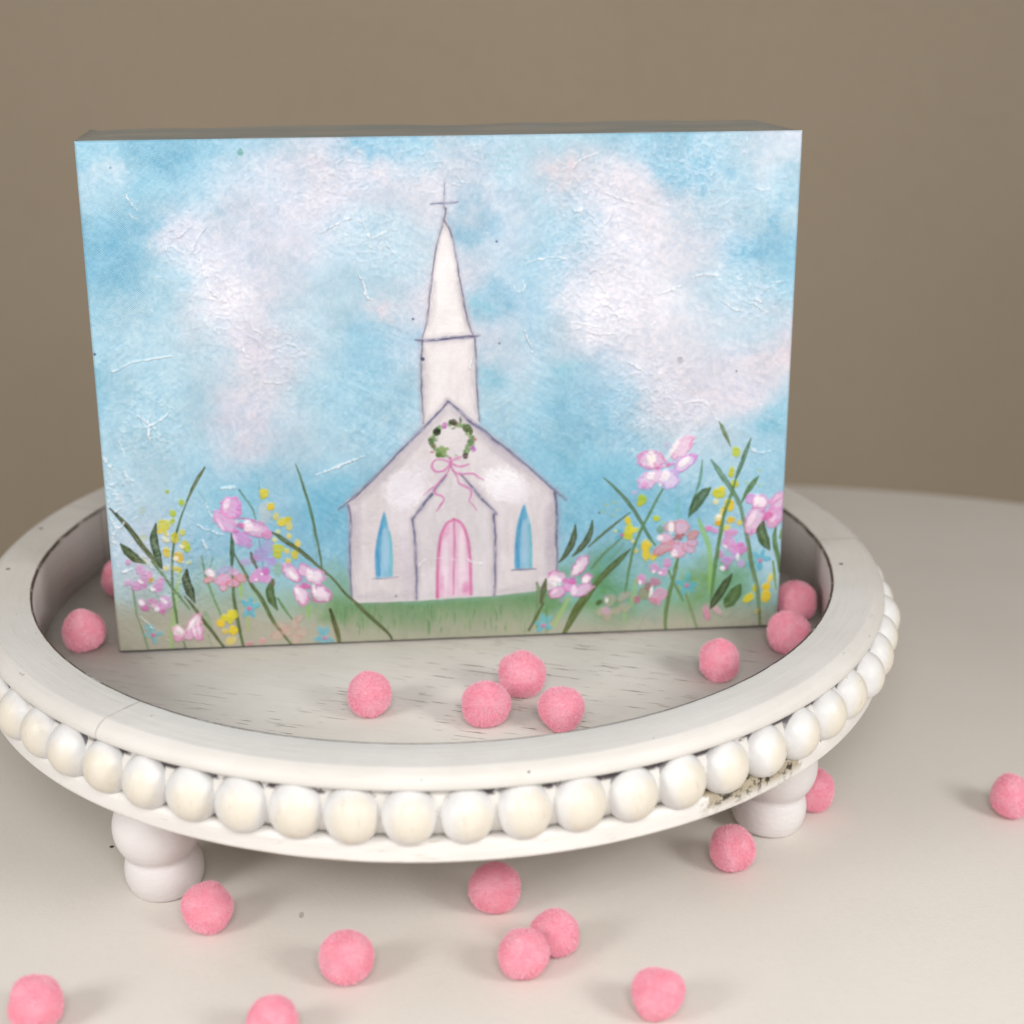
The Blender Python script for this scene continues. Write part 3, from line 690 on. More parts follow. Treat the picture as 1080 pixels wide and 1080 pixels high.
    # yellow sprigs
    for q in [(176.7, 520, 2, 2, (166, 190, 44)), (192, 531.7, 2.9, 3.6, (168, 188, 40)), (182.8, 543, 3.4, 4, (182, 198, 48)), (182, 551.5, 2.6, 3.6, (180, 196, 50)), (173, 555.5, 6.6, 6.4, (210, 202, 52)), (169.4, 562, 3.4, 3, (226, 198, 34)), (175, 564, 2, 4, (214, 200, 60)), (185, 569, 4.6, 5.6, (204, 190, 44)), (192.8, 563, 3.8, 4, (204, 200, 76)),
              (196, 577, 4.8, 6, (204, 194, 44)), (198, 581, 3, 4, (160, 186, 40)), (176, 584, 4, 5.4, (230, 196, 46)), (189.4, 589.4, 5, 6, (232, 182, 40)), (187, 602, 5, 3.6, (212, 192, 66)), (176, 601, 4, 3, (214, 200, 120)), (200, 595, 3, 2.4, (196, 204, 150)), (175, 571, 4, 3, (224, 214, 170)),
              (279.5, 521.6, 5, 5, (228, 206, 44)), (278, 526, 3, 2.6, (196, 196, 50)), (287, 536, 4.2, 4.2, (234, 196, 34)), (291.7, 546.6, 3.2, 4, (230, 204, 84)), (299, 552, 5.6, 4.6, (230, 206, 56)), (305, 549, 3, 3, (220, 196, 30)), (306, 556.6, 4, 5, (226, 206, 104)), (294, 562.4, 2.8, 2.2, (226, 216, 130)), (306, 567, 2.8, 3, (230, 210, 110)), (315, 574.6, 3.2, 3.8, (236, 208, 96)), (290.6, 571, 2.8, 2.6, (226, 218, 130)),
              (294.4, 580, 6, 4.6, (206, 204, 44)), (293.5, 586.6, 4.4, 4, (196, 196, 36)), (303.6, 583, 3, 3, (232, 210, 96)), (311.6, 586.6, 4, 5, (216, 194, 52)), (305, 593, 3.2, 3, (230, 204, 92)),
              (233, 659, 4.4, 5, (236, 196, 34)), (237.6, 653.4, 4, 3.6, (222, 208, 40)), (246, 650, 6, 5.6, (228, 212, 36)), (243, 655, 4, 5, (214, 204, 50)), (247, 666.8, 5, 5, (234, 204, 26)), (238, 668, 4, 3, (214, 190, 96)), (244, 678, 6, 4, (214, 196, 110)), (159.2, 612.8, 2.8, 4, (218, 172, 44)),
              (678, 527.6, 4.8, 5, (176, 196, 36)), (675.6, 532.6, 3, 3, (196, 196, 40)), (692.8, 548, 3.8, 3, (194, 198, 34)), (663, 550, 3, 4.4, (232, 200, 36)), (664.4, 560, 4.6, 7, (218, 206, 44)), (670, 560, 5, 3, (224, 210, 46)), (663, 566, 6, 4, (206, 206, 50)), (651, 561, 3, 1.6, (230, 220, 140)), (682.6, 576, 5.6, 5.4, (240, 200, 30)), (682, 585, 4, 7, (240, 206, 40)), (690.4, 588, 4.4, 3.4, (232, 204, 44)), (671, 582, 3, 2.4, (214, 200, 110)), (669, 572, 3, 2, (226, 216, 130)),
              (776.6, 477.6, 4, 5.6, (190, 200, 46)), (772, 499, 3.2, 5.6, (196, 196, 56)), (775, 511.4, 4, 4.6, (196, 192, 50)), (758.4, 521.4, 7.2, 5.4, (202, 198, 44)), (761.6, 516.6, 3.6, 3, (222, 204, 40)), (769.5, 533.6, 5, 6.6, (232, 192, 32)), (765, 537, 3, 3, (214, 170, 30)), (758.8, 547, 4.4, 4, (244, 224, 150)), (759, 552.4, 4.4, 3, (230, 168, 24)), (771.5, 549, 4.4, 3.6, (232, 188, 50)), (766.4, 557.4, 4.6, 3, (222, 202, 84)), (762, 541, 3, 4, (226, 206, 110)), (780, 552, 3, 3, (226, 206, 96)), (755, 530, 3, 3, (224, 220, 170)),
              (789, 631.6, 7.6, 3.8, (226, 206, 36)), (808.2, 620, 4, 5, (236, 196, 26)), (808, 629, 5, 6.4, (236, 200, 34)), (812.6, 610, 2.4, 5.6, (236, 208, 84)), (797, 621, 3.6, 4.4, (196, 192, 44)), (800, 645, 4, 3, (200, 176, 110))]:
        if q[0] == 789: D_(*q[:4], q[4], .92, ang=-35, h=1.6)
        else: D_(*q[:4], q[4], .9, ang=random.uniform(-30, 30), h=1.6)
    for (x, y) in [(641, 534), (649, 531), (653, 539), (647, 544.6), (801.6, 497), (801.6, 512.3), (788, 510), (637, 541), (700, 552)]: D_(x, y, 2, 1.6, (168, 196, 120), .55)
    for (x, y, rx, ry) in [(192.2, 578, 2.6, 2), (185.6, 591, 3, 2.4), (758.6, 545, 3, 2.2)]: D_(x, y, rx, ry, (250, 238, 216), .95, h=2)
    # little blue star flowers
    for (cx, cy, pts, c) in [(161.7, 671.8, [(152.8, 661), (170.5, 670), (164, 680), (154, 672), (160, 662)], (122, 176, 184)), (264, 643.4, [(256.6, 636), (265.4, 633), (273, 640), (268, 651), (258.4, 651)], (92, 178, 202)),
                             (343.6, 674.6, [(336.6, 662), (345.6, 663.4), (333, 676.6), (351, 678), (341.6, 680.6)], (106, 178, 198)), (574.4, 660.6, [(573.6, 649), (583, 650), (566.4, 657), (580.6, 662.6), (569.6, 665)], (100, 178, 196)),
                             (725, 617.8, [(726.6, 605.6), (715.6, 614.6), (734, 617), (720.6, 627), (731.6, 624)], (84, 172, 196)), (802, 591.2, [(795.4, 583.6), (805.2, 580.6), (812.6, 588.6), (801.6, 600.4), (789, 595)], (92, 176, 200))]:
        for (x, y) in pts:
            D_((cx + x) / 2 + (x - cx) * .12, (cy + y) / 2 + (y - cy) * .12, 5.6, 2.9, c, .82, ang=math.degrees(math.atan2(y - cy, x - cx)), h=1.1)
        D_(cx, cy, 2.3, 2.1, (218, 112, 152), .95, h=1.8)
    D_(657, 565.6, 2, 2.4, (206, 100, 150)); D_(655, 561, 4, 2.4, (92, 176, 206), .8, ang=30); D_(653, 568, 4.6, 2.4, (92, 172, 204), .7, ang=-20); D_(793, 599, 6, 3, (100, 180, 206), .6, ang=30)
    # clusters of small pink blossoms at the lower left
    for q in [(135, 595, 3, 3.4, (206, 150, 196)), (148, 603, 5, 6, (216, 156, 202)), (157, 608, 4, 4, (218, 150, 196)), (152.6, 612, 6, 6, (214, 152, 200)), (135, 617, 4.4, 3.6, (212, 164, 206)), (144, 620, 5.6, 5.4, (214, 146, 200)), (151, 620, 4, 4, (208, 130, 184)), (167, 620, 5.6, 6.6, (216, 140, 196)), (170, 614, 3.6, 4, (222, 160, 204)),
              (153, 643, 4.4, 3.8, (204, 104, 170)), (149.6, 638, 4, 5, (220, 160, 206)), (160.6, 636.6, 5, 3.4, (210, 130, 184)), (174, 637.6, 7, 7.4, (216, 156, 208)), (168, 643, 6, 5, (214, 146, 200)), (171.8, 647, 3, 2.6, (204, 100, 172)), (163, 641, 4, 3, (226, 190, 214)),
              (274, 609, 8, 7, (222, 146, 204)), (281.6, 604, 4.4, 5, (204, 104, 180)), (283, 613, 4.4, 4, (222, 150, 206)), (268, 612, 5, 4, (226, 160, 210)), (277.6, 678, 4, 3, (206, 152, 160)), (264, 681, 5, 2.4, (196, 140, 146)),
              (770.5, 563, 7.4, 4, (222, 142, 192)), (768.6, 572.4, 7, 6, (222, 146, 198)), (780.6, 579, 7.4, 6.6, (216, 118, 184)), (774, 580, 6, 5, (220, 150, 204)), (759.4, 585, 4.6, 4.6, (208, 142, 190)), (767, 591.6, 5.4, 5, (202, 144, 208)), (781.8, 594.6, 4, 4, (192, 158, 212)), (775, 587, 4, 5, (196, 160, 214)), (766, 599, 3, 3, (202, 110, 186)), (747.6, 558, 4.2, 3.2, (224, 124, 182)), (754.4, 560.4, 4.4, 3, (220, 150, 200)), (746, 646.8, 4, 8, (212, 138, 166)), (757, 644, 3, 7, (206, 160, 172)), (752, 640, 4, 3, (220, 180, 190)),
              (691, 600, 5.4, 5.2, (224, 152, 202)), (704.4, 594.4, 4.6, 4.6, (222, 134, 192)), (700, 604.4, 5, 4.4, (226, 158, 208)), (677, 612, 5.2, 5.6, (222, 142, 194)), (692, 614.4, 6, 4.6, (190, 118, 146)), (680, 627, 6.6, 7, (142, 136, 104)), (672, 633, 4.2, 4.4, (182, 112, 132)), (696.8, 628, 8.6, 6.4, (216, 152, 184)), (693, 634.6, 5.4, 4.6, (208, 142, 168)), (685, 620, 4, 6, (150, 110, 110)), (689, 634, 5, 3, (200, 130, 150))]:
        D_(*q[:4], q[4], .85, ang=random.uniform(-40, 40), h=1.5, soft=1.6)
    for q in [(148.6, 615.6, 3, 1.6, 30), (161.6, 623.4, 3.2, 2.4, 10), (149, 637.6, 3, 3.4, -30), (173, 636, 4.4, 2.2, 35), (166, 644.6, 3, 2.6, 0), (277, 607, 1.6, 1.6, 0), (271, 613, 1.8, 1.4, 0), (765, 577, 3, 1.8, 40), (778.2, 587.6, 1.9, 3.8, 0), (762.4, 600.4, 2.8, 2.6, 0), (676, 615.4, 1.6, 2.6, 0), (687.6, 624, 1.8, 6, 12), (690, 604, 2, 1.6, 0), (697, 605, 2, 1.4, 0)]:
        D_(*q[:4], (250, 244, 246), .9, ang=q[4], h=2.2)
    # outlined blooms: (x, y, rx, ry, angle, fill, edge)
    def bloom(pet, centre=None, hl=()):
        for (x, y, rx, ry, ang, f, e) in pet: D_(x, y, rx, ry, f, .93, ang=ang, h=1.6, edge=e, soft=1.4)
        for (x, y, rx, ry, ang, c) in hl: D_(x, y, rx, ry, c, .92, ang=ang, h=2.4, soft=2.0, dry=.5)
        for (x, y, r, c) in (centre or []): D_(x, y, r, r * .8, c, .85, h=1.8, soft=2)
    W, PF, PE = (250, 244, 244), (228, 184, 216), (214, 116, 180)
    bloom([(222, 606, 6, 4.6, 20, (236, 214, 228), (204, 150, 180)), (237, 603, 9, 4, -20, (172, 172, 210), (146, 146, 190)), (220.4, 613.4, 6, 3.4, -20, (222, 160, 170), (212, 112, 118)), (236, 613, 9, 6, -15, (228, 170, 204), (218, 150, 180)), (247, 616.6, 8, 4.6, -10, (224, 160, 190), (214, 116, 124)), (254, 611, 7, 4.6, 20, (222, 160, 176), (212, 124, 128)), (236, 621, 5, 4, 30, (228, 166, 196), (218, 126, 144)), (247, 605, 6, 4, 10, (214, 170, 208), (200, 150, 190))],
          hl=[(223.6, 607, 4, 2.2, 40, W)])
    bloom([(188.6, 668.6, 8.6, 5.6, 38, (238, 212, 226), (222, 158, 188)), (205, 661, 12.4, 7, -62, (234, 204, 222), (216, 132, 176)), (188, 675.6, 5, 3.4, 0, (224, 164, 196), (214, 124, 174)), (208.6, 668, 7.4, 6.6, -60, (226, 184, 212), (216, 136, 184)), (210.6, 674, 4.6, 3.6, 0, (222, 160, 196), (210, 120, 174)), (199.6, 672.6, 5, 4.6, 0, (228, 182, 206), (214, 140, 184))],
          hl=[(190, 666.4, 5.6, 2.0, 40, W), (202.4, 659.6, 8, 2.0, -56, W), (205, 667.6, 6.6, 1.2, 75, W), (210, 665, 6, 1, 80, (244, 232, 240))])
    bloom([(244.6, 536.8, 12, 12, 10, (226, 166, 210), (218, 128, 184)), (237.6, 552, 15, 8.4, 42, (228, 172, 214), (222, 150, 200)), (270.6, 559.4, 14, 8.6, 10, (230, 180, 214), (216, 132, 186)), (256, 570, 11.4, 7.4, 35, (210, 154, 212), (202, 136, 200)), (282.6, 565.6, 5.6, 5, 30, (222, 150, 196), (216, 140, 190))],
          [(254.6, 555.6, 4, (206, 92, 158)), (250, 552, 2, (236, 196, 200)), (249, 561, 3, (206, 120, 180))], [(239.6, 533.6, 3.4, 7, 15, (244, 226, 240)), (262, 556, 5, 5.6, 0, W), (268, 559, 7, 3, 15, (244, 224, 238)), (233.6, 556, 6, 1.4, 60, (244, 228, 242)), (248.6, 570, 5, 1.6, 70, (240, 216, 238)), (252, 540, 2.4, 8, 8, (212, 140, 204))])
    S_([(252, 549), (259, 548.6), (268, 550)], [.6, 1, .6], (204, 104, 158), a=.8)
    bloom([(309, 606, 13, 6.6, 38, (238, 200, 222), PE), (321, 602.6, 6.4, 7, 20, (232, 190, 218), (212, 110, 180)), (318.6, 629, 7.6, 12, -28, (238, 204, 226), (216, 130, 184)), (333.6, 609.6, 11.6, 8.4, 14, (238, 208, 228), (218, 140, 190)), (340, 628, 12, 8.6, 22, (236, 204, 226), (212, 116, 180))],
          [(322.6, 619, 4, (208, 84, 154)), (327, 620.6, 3, (214, 110, 170))], [(309.6, 608.6, 6.4, 2.4, 50, W), (327.6, 607.6, 4.2, 6.4, 0, W), (334, 609.6, 6, 4.6, 0, (244, 226, 238)), (314, 625, 4, 2.2, 60, W), (318, 631, 5, 2, 70, (244, 224, 238)), (332.6, 624, 2.2, 5.4, -10, W), (340, 627.6, 6, 4.6, 20, (242, 222, 236))])
    S_([(326, 632), (334, 636), (343, 637)], [.6, 1, .6], (208, 100, 168), a=.8)
    def ghost(pet):
        for (x, y, rx, ry, ang, c) in pet: D_(x, y, rx, ry, (206, 170, 158), .5, ang=ang, h=.6, edge=c, soft=1.6, dry=.5)
    ghost([(312, 660, 4.6, 6.4, 20, (206, 134, 128)), (319, 669, 7, 5, 10, (206, 134, 126)), (313, 676.6, 6, 5, 60, (204, 130, 128)), (294, 672, 9, 5, -30, (206, 134, 128)), (297, 662, 8, 4, 15, (206, 140, 132)), (303.6, 668, 6, 5, 0, (202, 128, 122)), (317, 653.6, 5.4, 4, -40, (166, 128, 112))])
    # right-hand meadow
    for pts, wd, c, a in [([(656.7, 568), (648, 576), (637.8, 585.6), (630, 594), (624.4, 601.6)], [.7, 1.1, 1.4, 1.4, .8], (92, 122, 76), .85), ([(659, 574), (653, 582), (648, 588), (642, 594)], [.7, .9, .9, .5], (110, 146, 120), .7), ([(601.6, 631), (592, 649), (585.4, 662)], [1.6, 2.6, 1.6], (156, 184, 112), .8),
                          ([(660, 645), (659.6, 658)], [1.6, 2, 1], (150, 186, 116), .5), ([(672, 612), (669, 628), (667, 640)], [2, 2.6, 1.6], (150, 184, 112), .6), ([(691, 637), (690.4, 648), (692.6, 658)], [2.4, 4.4, 2], (148, 160, 148), .55), ([(683, 647), (678, 657), (674, 666)], [.6, .8, .5], (140, 150, 130), .6),
                          ([(716, 527), (715.6, 540), (716.6, 550)], [2, 3, 2], (118, 178, 178), .5), ([(737.6, 549), (742, 560), (747, 573), (749.6, 590), (750, 610), (750.6, 626)], [1.4, 2.8, 3.0, 2.4, 2.4, 2.0], (142, 190, 106), .8), ([(817.6, 640), (818, 652)], [1, .6], (130, 140, 110), .4)]:
        S_(pts, wd, c, a=a, soft=1.4)
    S_([(608, 555), (606.6, 566), (604, 575), (598, 585.6), (591, 594)], [.8, 3.2, 3.6, 2.8, .8], (62, 76, 46), core=(92, 104, 66), h=1)
    S_([(625.8, 550), (624.6, 560), (620, 571), (613, 580), (605, 587.4)], [.6, 2.6, 3.4, 2.8, .8], (62, 78, 48), core=(90, 106, 68), h=1)
    S_([(665.6, 541.4), (658, 547.6), (651, 553), (640, 562), (630, 570.4), (622, 578)], [.5, 1.0, 1.3, 1.4, 1.3, .7], (84, 104, 70))
    S_([(666, 580), (659, 587), (652, 594), (645, 600.6), (638, 607.6), (631, 615.6), (620, 629), (609, 645), (601, 660), (595, 671)], [.5, 2.2, 3.2, 3.4, 3.2, 2.6, 4.2, 4.4, 3.0, 1.8], ((58, 80, 38), (92, 96, 46)), core=(88, 116, 62))
    S_([(637.4, 505), (644, 510.4), (651, 517), (664.4, 532), (675.4, 549), (685.4, 567), (692, 576)], [.5, 1.2, 1.6, 2.0, 2.0, 1.7, 1.0], (74, 108, 76), core=(100, 132, 98))
    S_([(699.6, 517), (693, 529), (686.6, 542), (679, 556), (669, 580), (662, 616), (660.6, 627)], [.9, 1.3, 1.4, 1.6, 1.5, 1.5, 1.0], (90, 130, 86))
    S_([(741.2, 486), (740, 500), (738, 511), (734, 522), (730, 534), (726.6, 547)], [.4, 1.7, 1.6, 1.0, .9, .8], (92, 142, 120), a=.9)
    S_([(750, 515), (744, 520.6), (737.6, 528), (732, 537), (727.4, 545)], [.6, 4.6, 6.0, 4.2, .8], (54, 88, 54), core=(92, 122, 84), h=1)
    S_([(758.6, 446), (762, 452), (766, 461), (771, 472)], [.4, 2.0, 2.2, .5], (104, 124, 82))
    S_([(750.4, 486), (756.6, 495), (763.4, 505), (772.6, 518.4), (779.7, 531.6), (783, 543), (788, 565), (793, 596), (799, 621), (801.8, 659)], [.6, 2.6, 3.0, 2.4, 2.2, 1.8, 2.0, 2.2, 2.0, 1.4], ((86, 130, 112), (104, 116, 58)), core=(116, 150, 128))
    S_([(792.2, 463.6), (788.6, 473), (784.8, 483), (780, 496), (775.4, 508)], [.5, 1.9, 2.4, 2.2, 1.0], (72, 108, 80), core=(98, 130, 98))
    S_([(800.4, 503.4), (795.6, 509), (791, 515.4), (786.6, 522), (782.6, 531)], [.6, 2.6, 3.0, 2.0, .9], (84, 118, 70))
    S_([(775.4, 508), (770.6, 525), (764.4, 542), (761, 560), (755.2, 594), (752, 621), (750.2, 637)], [.9, 1.6, 1.9, 2.0, 2.2, 1.8, 1.2], (88, 128, 72))
    S_([(716, 588), (713.4, 600), (711, 612), (706.6, 628), (703, 647), (702.8, 664)], [1.2, 2.0, 1.9, 2.2, 2.1, 1.6], (96, 122, 70))
    S_([(706, 602.6), (711.4, 615.6), (717, 625), (721, 634)], [.9, 1.7, 1.9, 1.2], (104, 134, 88)); S_([(724.4, 628), (730, 645), (735.6, 662)], [1, 1.7, 1.1], (116, 140, 92))
    S_([(772.4, 606), (766, 616), (759, 627), (752, 638), (749.6, 642)], [.7, 4.2, 4.6, 2.6, .8], (48, 64, 34), core=(76, 96, 52), h=1)
    S_([(781, 617), (776, 626), (770, 634), (766, 640)], [1.2, 6.2, 6.6, 1.6], (64, 94, 44), core=(90, 118, 64), h=1)
    S_([(818.6, 553), (817, 566), (818, 577), (821, 592), (822, 604)], [.6, 2.2, 2.8, 2.2, 1.2], (84, 122, 66)); S_([(815.4, 593), (817, 607), (819, 622)], [1, 1.5, .8], (110, 150, 86)); S_([(824, 560), (823, 568)], [1, 1.6], (120, 156, 90))
    S_([(567.4, 616), (569.6, 626), (569, 640), (566, 654)], [1.2, 3.2, 3.0, 2.0], (112, 140, 98), a=.85); S_([(577, 612), (575, 622), (572, 636)], [1.0, 3.4, 1.6], (84, 90, 54)); S_([(574.4, 637), (565.4, 654), (559.4, 666)], [1, 1.6, 1.3], (80, 96, 52))
    D_(633, 636.6, 4, 2.4, (70, 88, 44), .9, ang=-30)
    bloom([(588.6, 609, 11, 6, 12, (232, 190, 218), PE), (613, 597.6, 14, 6.6, -54, (236, 206, 226), PE), (589.6, 625.6, 11, 5.6, -20, (226, 180, 212), (208, 110, 180)), (602, 619, 7, 6, 0, (222, 164, 208), (214, 130, 190)), (615.4, 623, 12.6, 6.2, -22, (228, 190, 220), (206, 128, 188)), (620, 611, 6, 5, -30, (230, 190, 214), (210, 110, 180))],
          [(604.6, 613.4, 4.6, (206, 100, 174)), (598, 613, 2.6, (210, 110, 176))], [(586.4, 613.4, 8, 5, 20, W), (618.6, 612.4, 5, 2.8, -30, W), (609, 602, 8, 3, -54, (246, 232, 240)), (606, 624, 3, 5, 20, (244, 226, 240)), (586, 625, 4, 2, -40, (242, 214, 234))])
    D_(593, 634, 3.4, 2.4, (160, 150, 176), .6)
    ghost([(658, 630.4, 9, 4.4, -30, (206, 128, 134)), (644, 634, 7, 6, -40, (202, 150, 190)), (660, 641, 6.4, 5, 0, (210, 140, 170)), (642, 650, 5, 6, 20, (210, 132, 134)), (635.6, 645.6, 7, 4, -20, (208, 136, 140)), (650, 645, 6, 4.4, 0, (212, 140, 150))])
    D_(641, 634, 1.6, 2.6, W, .8); D_(640, 645, 5, 4, (206, 160, 196), .6, soft=3)
    bloom([(719.6, 473.6, 16.4, 8, -46, (238, 200, 222), (228, 146, 188)), (687.6, 486.6, 15.4, 9.6, 4, (232, 190, 218), (222, 120, 178)), (723, 489, 14.6, 6.6, -38, (226, 200, 232), (208, 130, 200)), (706.6, 506.6, 11, 10.4, 0, (230, 204, 234), (190, 156, 218)), (683.6, 508, 11.6, 8, -34, (232, 200, 228), (216, 160, 208)), (694, 503, 8, 7, 0, (234, 204, 228), (226, 180, 214))],
          [(694.4, 494.6, 2.4, (220, 110, 170)), (705.6, 491, 2.8, (216, 96, 160)), (700, 493, 2.4, (232, 170, 200)), (710.6, 490, 2.2, (212, 120, 184)), (691, 490, 2, (226, 150, 190))], [(711, 474, 13, 2.8, -56, W), (687.6, 484.6, 4.2, 9, -8, (254, 250, 238)), (686.6, 503, 4.6, 4, -40, W), (702, 503, 4.4, 7, 24, W), (722, 488, 8, 3.6, -40, W), (681, 512, 4, 3.4, -30, (222, 150, 204)), (697, 512.6, 1.6, 2, 0, W)])
    S_([(706, 476), (703.6, 470), (708, 468)], [.4, .8, .4], (212, 150, 200), a=.7); D_(670, 520.6, 4, 2, (214, 180, 220), .6)
    bloom([(719, 557, 9, 9, 0, (222, 176, 196), (206, 140, 156)), (703, 569, 9, 5.6, 15, (226, 184, 208), (210, 150, 180)), (701, 578.6, 13.6, 5.4, -30, (212, 156, 166), (198, 116, 122)), (716, 581, 8.6, 8.6, 0, (224, 174, 200), (208, 138, 160)), (727, 578, 7.6, 6, 30, (218, 166, 190), (202, 146, 166)), (731, 573, 6, 4.6, -10, (206, 164, 190), (200, 120, 140)), (731.6, 564.6, 7, 4.6, -20, (204, 148, 150), (186, 120, 118)), (707, 556, 7, 5, -30, (206, 176, 180), (190, 130, 140))],
          [(716.6, 567, 4.4, (176, 104, 104)), (712, 569, 1.6, (130, 80, 84)), (721, 564, 1.6, (140, 84, 80))], [(708.6, 557, 3.2, 6, 0, W), (697, 568.6, 3.4, 3, 0, W), (711.6, 584.6, 3.6, 4.4, 20, W)])
    D_(697, 560, 4, 5, (110, 140, 100), .6)
    bloom([(792.6, 527, 6, 5.4, -30, (212, 160, 214), (206, 130, 196)), (801.6, 530, 8.4, 8.4, 0, (238, 214, 230), (216, 150, 196)), (796.4, 548.6, 18, 9.4, -62, (232, 190, 216), (216, 126, 182)), (820.6, 530, 13, 7.6, -52, (232, 190, 216), (220, 140, 190)), (817.4, 544, 11, 8.6, -20, (226, 168, 208), (220, 140, 196)), (813.6, 552.6, 6.6, 5.4, 0, (230, 170, 206), (220, 140, 186))],
          [(810.6, 543.6, 4.4, (212, 98, 160)), (804, 539.6, 2.4, (196, 130, 186)), (806.6, 547, 3, (214, 110, 170))], [(797.6, 529, 2.6, 6, 16, W), (803, 531, 4.6, 5.6, 0, (244, 230, 238)), (792, 549, 10, 3.4, -62, (244, 222, 234)), (815, 548, 4, 2, -40, (244, 220, 236))])
    S_([(794, 537), (804, 536), (811, 536)], [.5, .9, .5], (196, 136, 184), a=.8); S_([(814, 534), (820, 528), (827, 524)], [.5, 1, .5], (214, 120, 180), a=.8)
    S_([(805, 551), (803, 560), (806, 570), (811.6, 580)], [1.2, 5.4, 6.0, 1.2], (58, 82, 42), core=(100, 124, 76), h=1)
    # --- creases and scrapes of thick paint
    for r in [[(134, 206), (136, 212), (140, 217), (146, 222)], [(137, 226), (141, 230), (146, 234)], [(339, 247), (352, 241), (367, 232), (378, 232), (386, 238)], [(386, 238), (391, 250), (393, 264)], [(393, 254), (404, 248), (412, 246)], [(408, 258), (414, 264), (421, 271)], [(212, 273), (216, 290), (223, 306), (232, 316), (240, 321)],
              [(256, 328), (262, 340), (268, 347), (279, 353)], [(273, 360), (280, 366), (288, 369), (297, 367)], [(297, 367), (305, 364), (313, 366), (323, 377)], [(276, 401), (286, 405), (298, 405)], [(115, 395), (130, 389), (145, 382), (182, 376)], [(146, 439), (155, 446), (162, 452), (171, 462)], [(155, 452), (164, 447), (180, 436)], [(158, 449), (157, 461), (160, 468)], [(130, 495), (134, 503), (143, 511)], [(126, 467), (130, 475), (132, 484)],
              [(333, 503), (346, 498), (360, 491.6), (372, 487.6), (386, 481.6)], [(202, 270), (207, 257), (216, 243)], [(186, 253), (196, 246), (205, 236)], [(256, 360), (259, 372), (265, 380)], [(380, 291), (386, 302), (388, 314), (394, 318)], [(176, 262), (178, 270)], [(230, 336), (238, 338), (245, 336)], [(228, 350), (232, 354)],
              [(555, 281), (570, 275), (589, 273), (601, 277)], [(615, 292), (628, 286), (638, 290), (649, 284), (658, 292), (668, 295)], [(604, 180), (615, 170), (631, 164)], [(697, 312), (707, 308), (719, 303)], [(730, 294), (745, 291), (760, 292)], [(793, 321), (800, 326), (808, 332)], [(796, 318), (803, 321)], [(812, 301), (818, 299), (826, 297)], [(719, 427), (733, 424), (745, 426), (756, 444)], [(619, 351), (632, 354), (646, 354)], [(664, 384), (674, 390), (683, 395)], [(625, 232), (632, 240), (640, 236), (646, 226)], [(606, 225), (613, 222), (612, 216)], [(554, 350), (560, 362), (563, 374)],
              [(600, 340), (618, 344), (634, 346)], [(640, 322), (650, 330), (655, 342)], [(632, 300), (640, 310), (643, 322)], [(760, 318), (772, 326), (782, 330)], [(482, 186), (490, 194), (498, 193)], [(480, 196), (486, 198)], [(796, 200), (804, 203), (812, 201)], [(640, 205), (655, 212), (672, 216)], [(500, 372), (496, 392)], [(220, 580), (214, 572)], [(218, 557), (226, 563), (237, 566)], [(217, 532), (221, 541), (225, 549)], [(208, 555), (214, 559), (221, 562)], [(234, 517), (243, 516), (250, 515)], [(791, 473), (800, 478), (814, 477)], [(130, 605), (140, 602)], [(117, 548), (121, 557), (127, 558), (131, 552)], [(121, 562), (119, 572), (123, 576)], [(104, 480), (112, 488), (120, 500)], [(148, 653), (156, 660), (163, 666)]]:
        p.ridge(r, random.uniform(.9, 1.5), random.uniform(3.6, 5.6), random.uniform(.6, .95))
    for t in range(12):
        a = t * math.pi / 6; p.H += 0
    p.ridge([(543, 303), (546, 309), (552, 309), (555, 303), (552, 297)], .8, 2.6, .6)
    cen = [(230, 320, 50), (190, 260, 35), (290, 370, 40), (630, 270, 55), (645, 330, 40), (690, 420, 50), (160, 450, 35), (400, 250, 40), (760, 220, 60), (510, 170, 40), (610, 200, 40), (120, 520, 25), (800, 310, 30), (350, 180, 60), (470, 150, 60), (180, 600, 40), (740, 170, 60)]
    for k in range(420):
        x, y, sg = random.choice(cen); x += random.gauss(0, sg * .7); y += random.gauss(0, sg * .55)
        if 440 < x < 512 and y > 225: continue
        if y > 500 and x > 200: continue
        an = random.gauss(.5, .9); l = random.uniform(2, 9); b = random.uniform(-.5, .5)
        pts = [(x + l * (q - .5) * math.cos(an + b * (q - .5)), y + l * (q - .5) * math.sin(an + b * (q - .5)) + random.uniform(-.8, .8)) for q in (0, .33, .66, 1)]
        p.ridge(pts, random.uniform(.4, 1.0), random.uniform(1.4, 4.2), random.uniform(.05, .55))
    # wrinkled paint film over the brightest clouds
    rn = 1 - np.abs(fbm(X / 8, Y / 8, 301, 4) - .5) * 4
    msk = np.zeros_like(X)
    for x, y, sg in cen: msk = np.maximum(msk, np.exp(-((X - x) ** 2 + (Y - y) ** 2) / (2 * (sg * .8) ** 2)))
    rn = np.clip(rn, 0, 1) ** 3 * msk
    p.H += rn * 2.6; p.lay(full, np.clip(rn * .30, 0, 1), (236, 238, 246))
    # stray specks
    for (x, y, r, c) in [(100, 375, 1.3, (30, 30, 60)), (255, 162, 3.4, (110, 166, 160)), (718, 381, 3, (176, 172, 176)), (528, 363.6, 1.4, (120, 120, 130)), (525, 256.6, 1.3, (60, 90, 130)), (437, 338, 1.3, (80, 90, 110)), (117, 178, 1, (70, 110, 150)), (633, 542, 1.3, (80, 110, 140)), (419, 630, 1.1, (90, 90, 110)), (777, 393, .9, (90, 100, 110))]:
        D_(x, y, r, r, c, .85, h=.8)
    # narrow dark line along the bottom edge of the front
    edge = np.linspace(0, 1, ny)[:, None] * CH
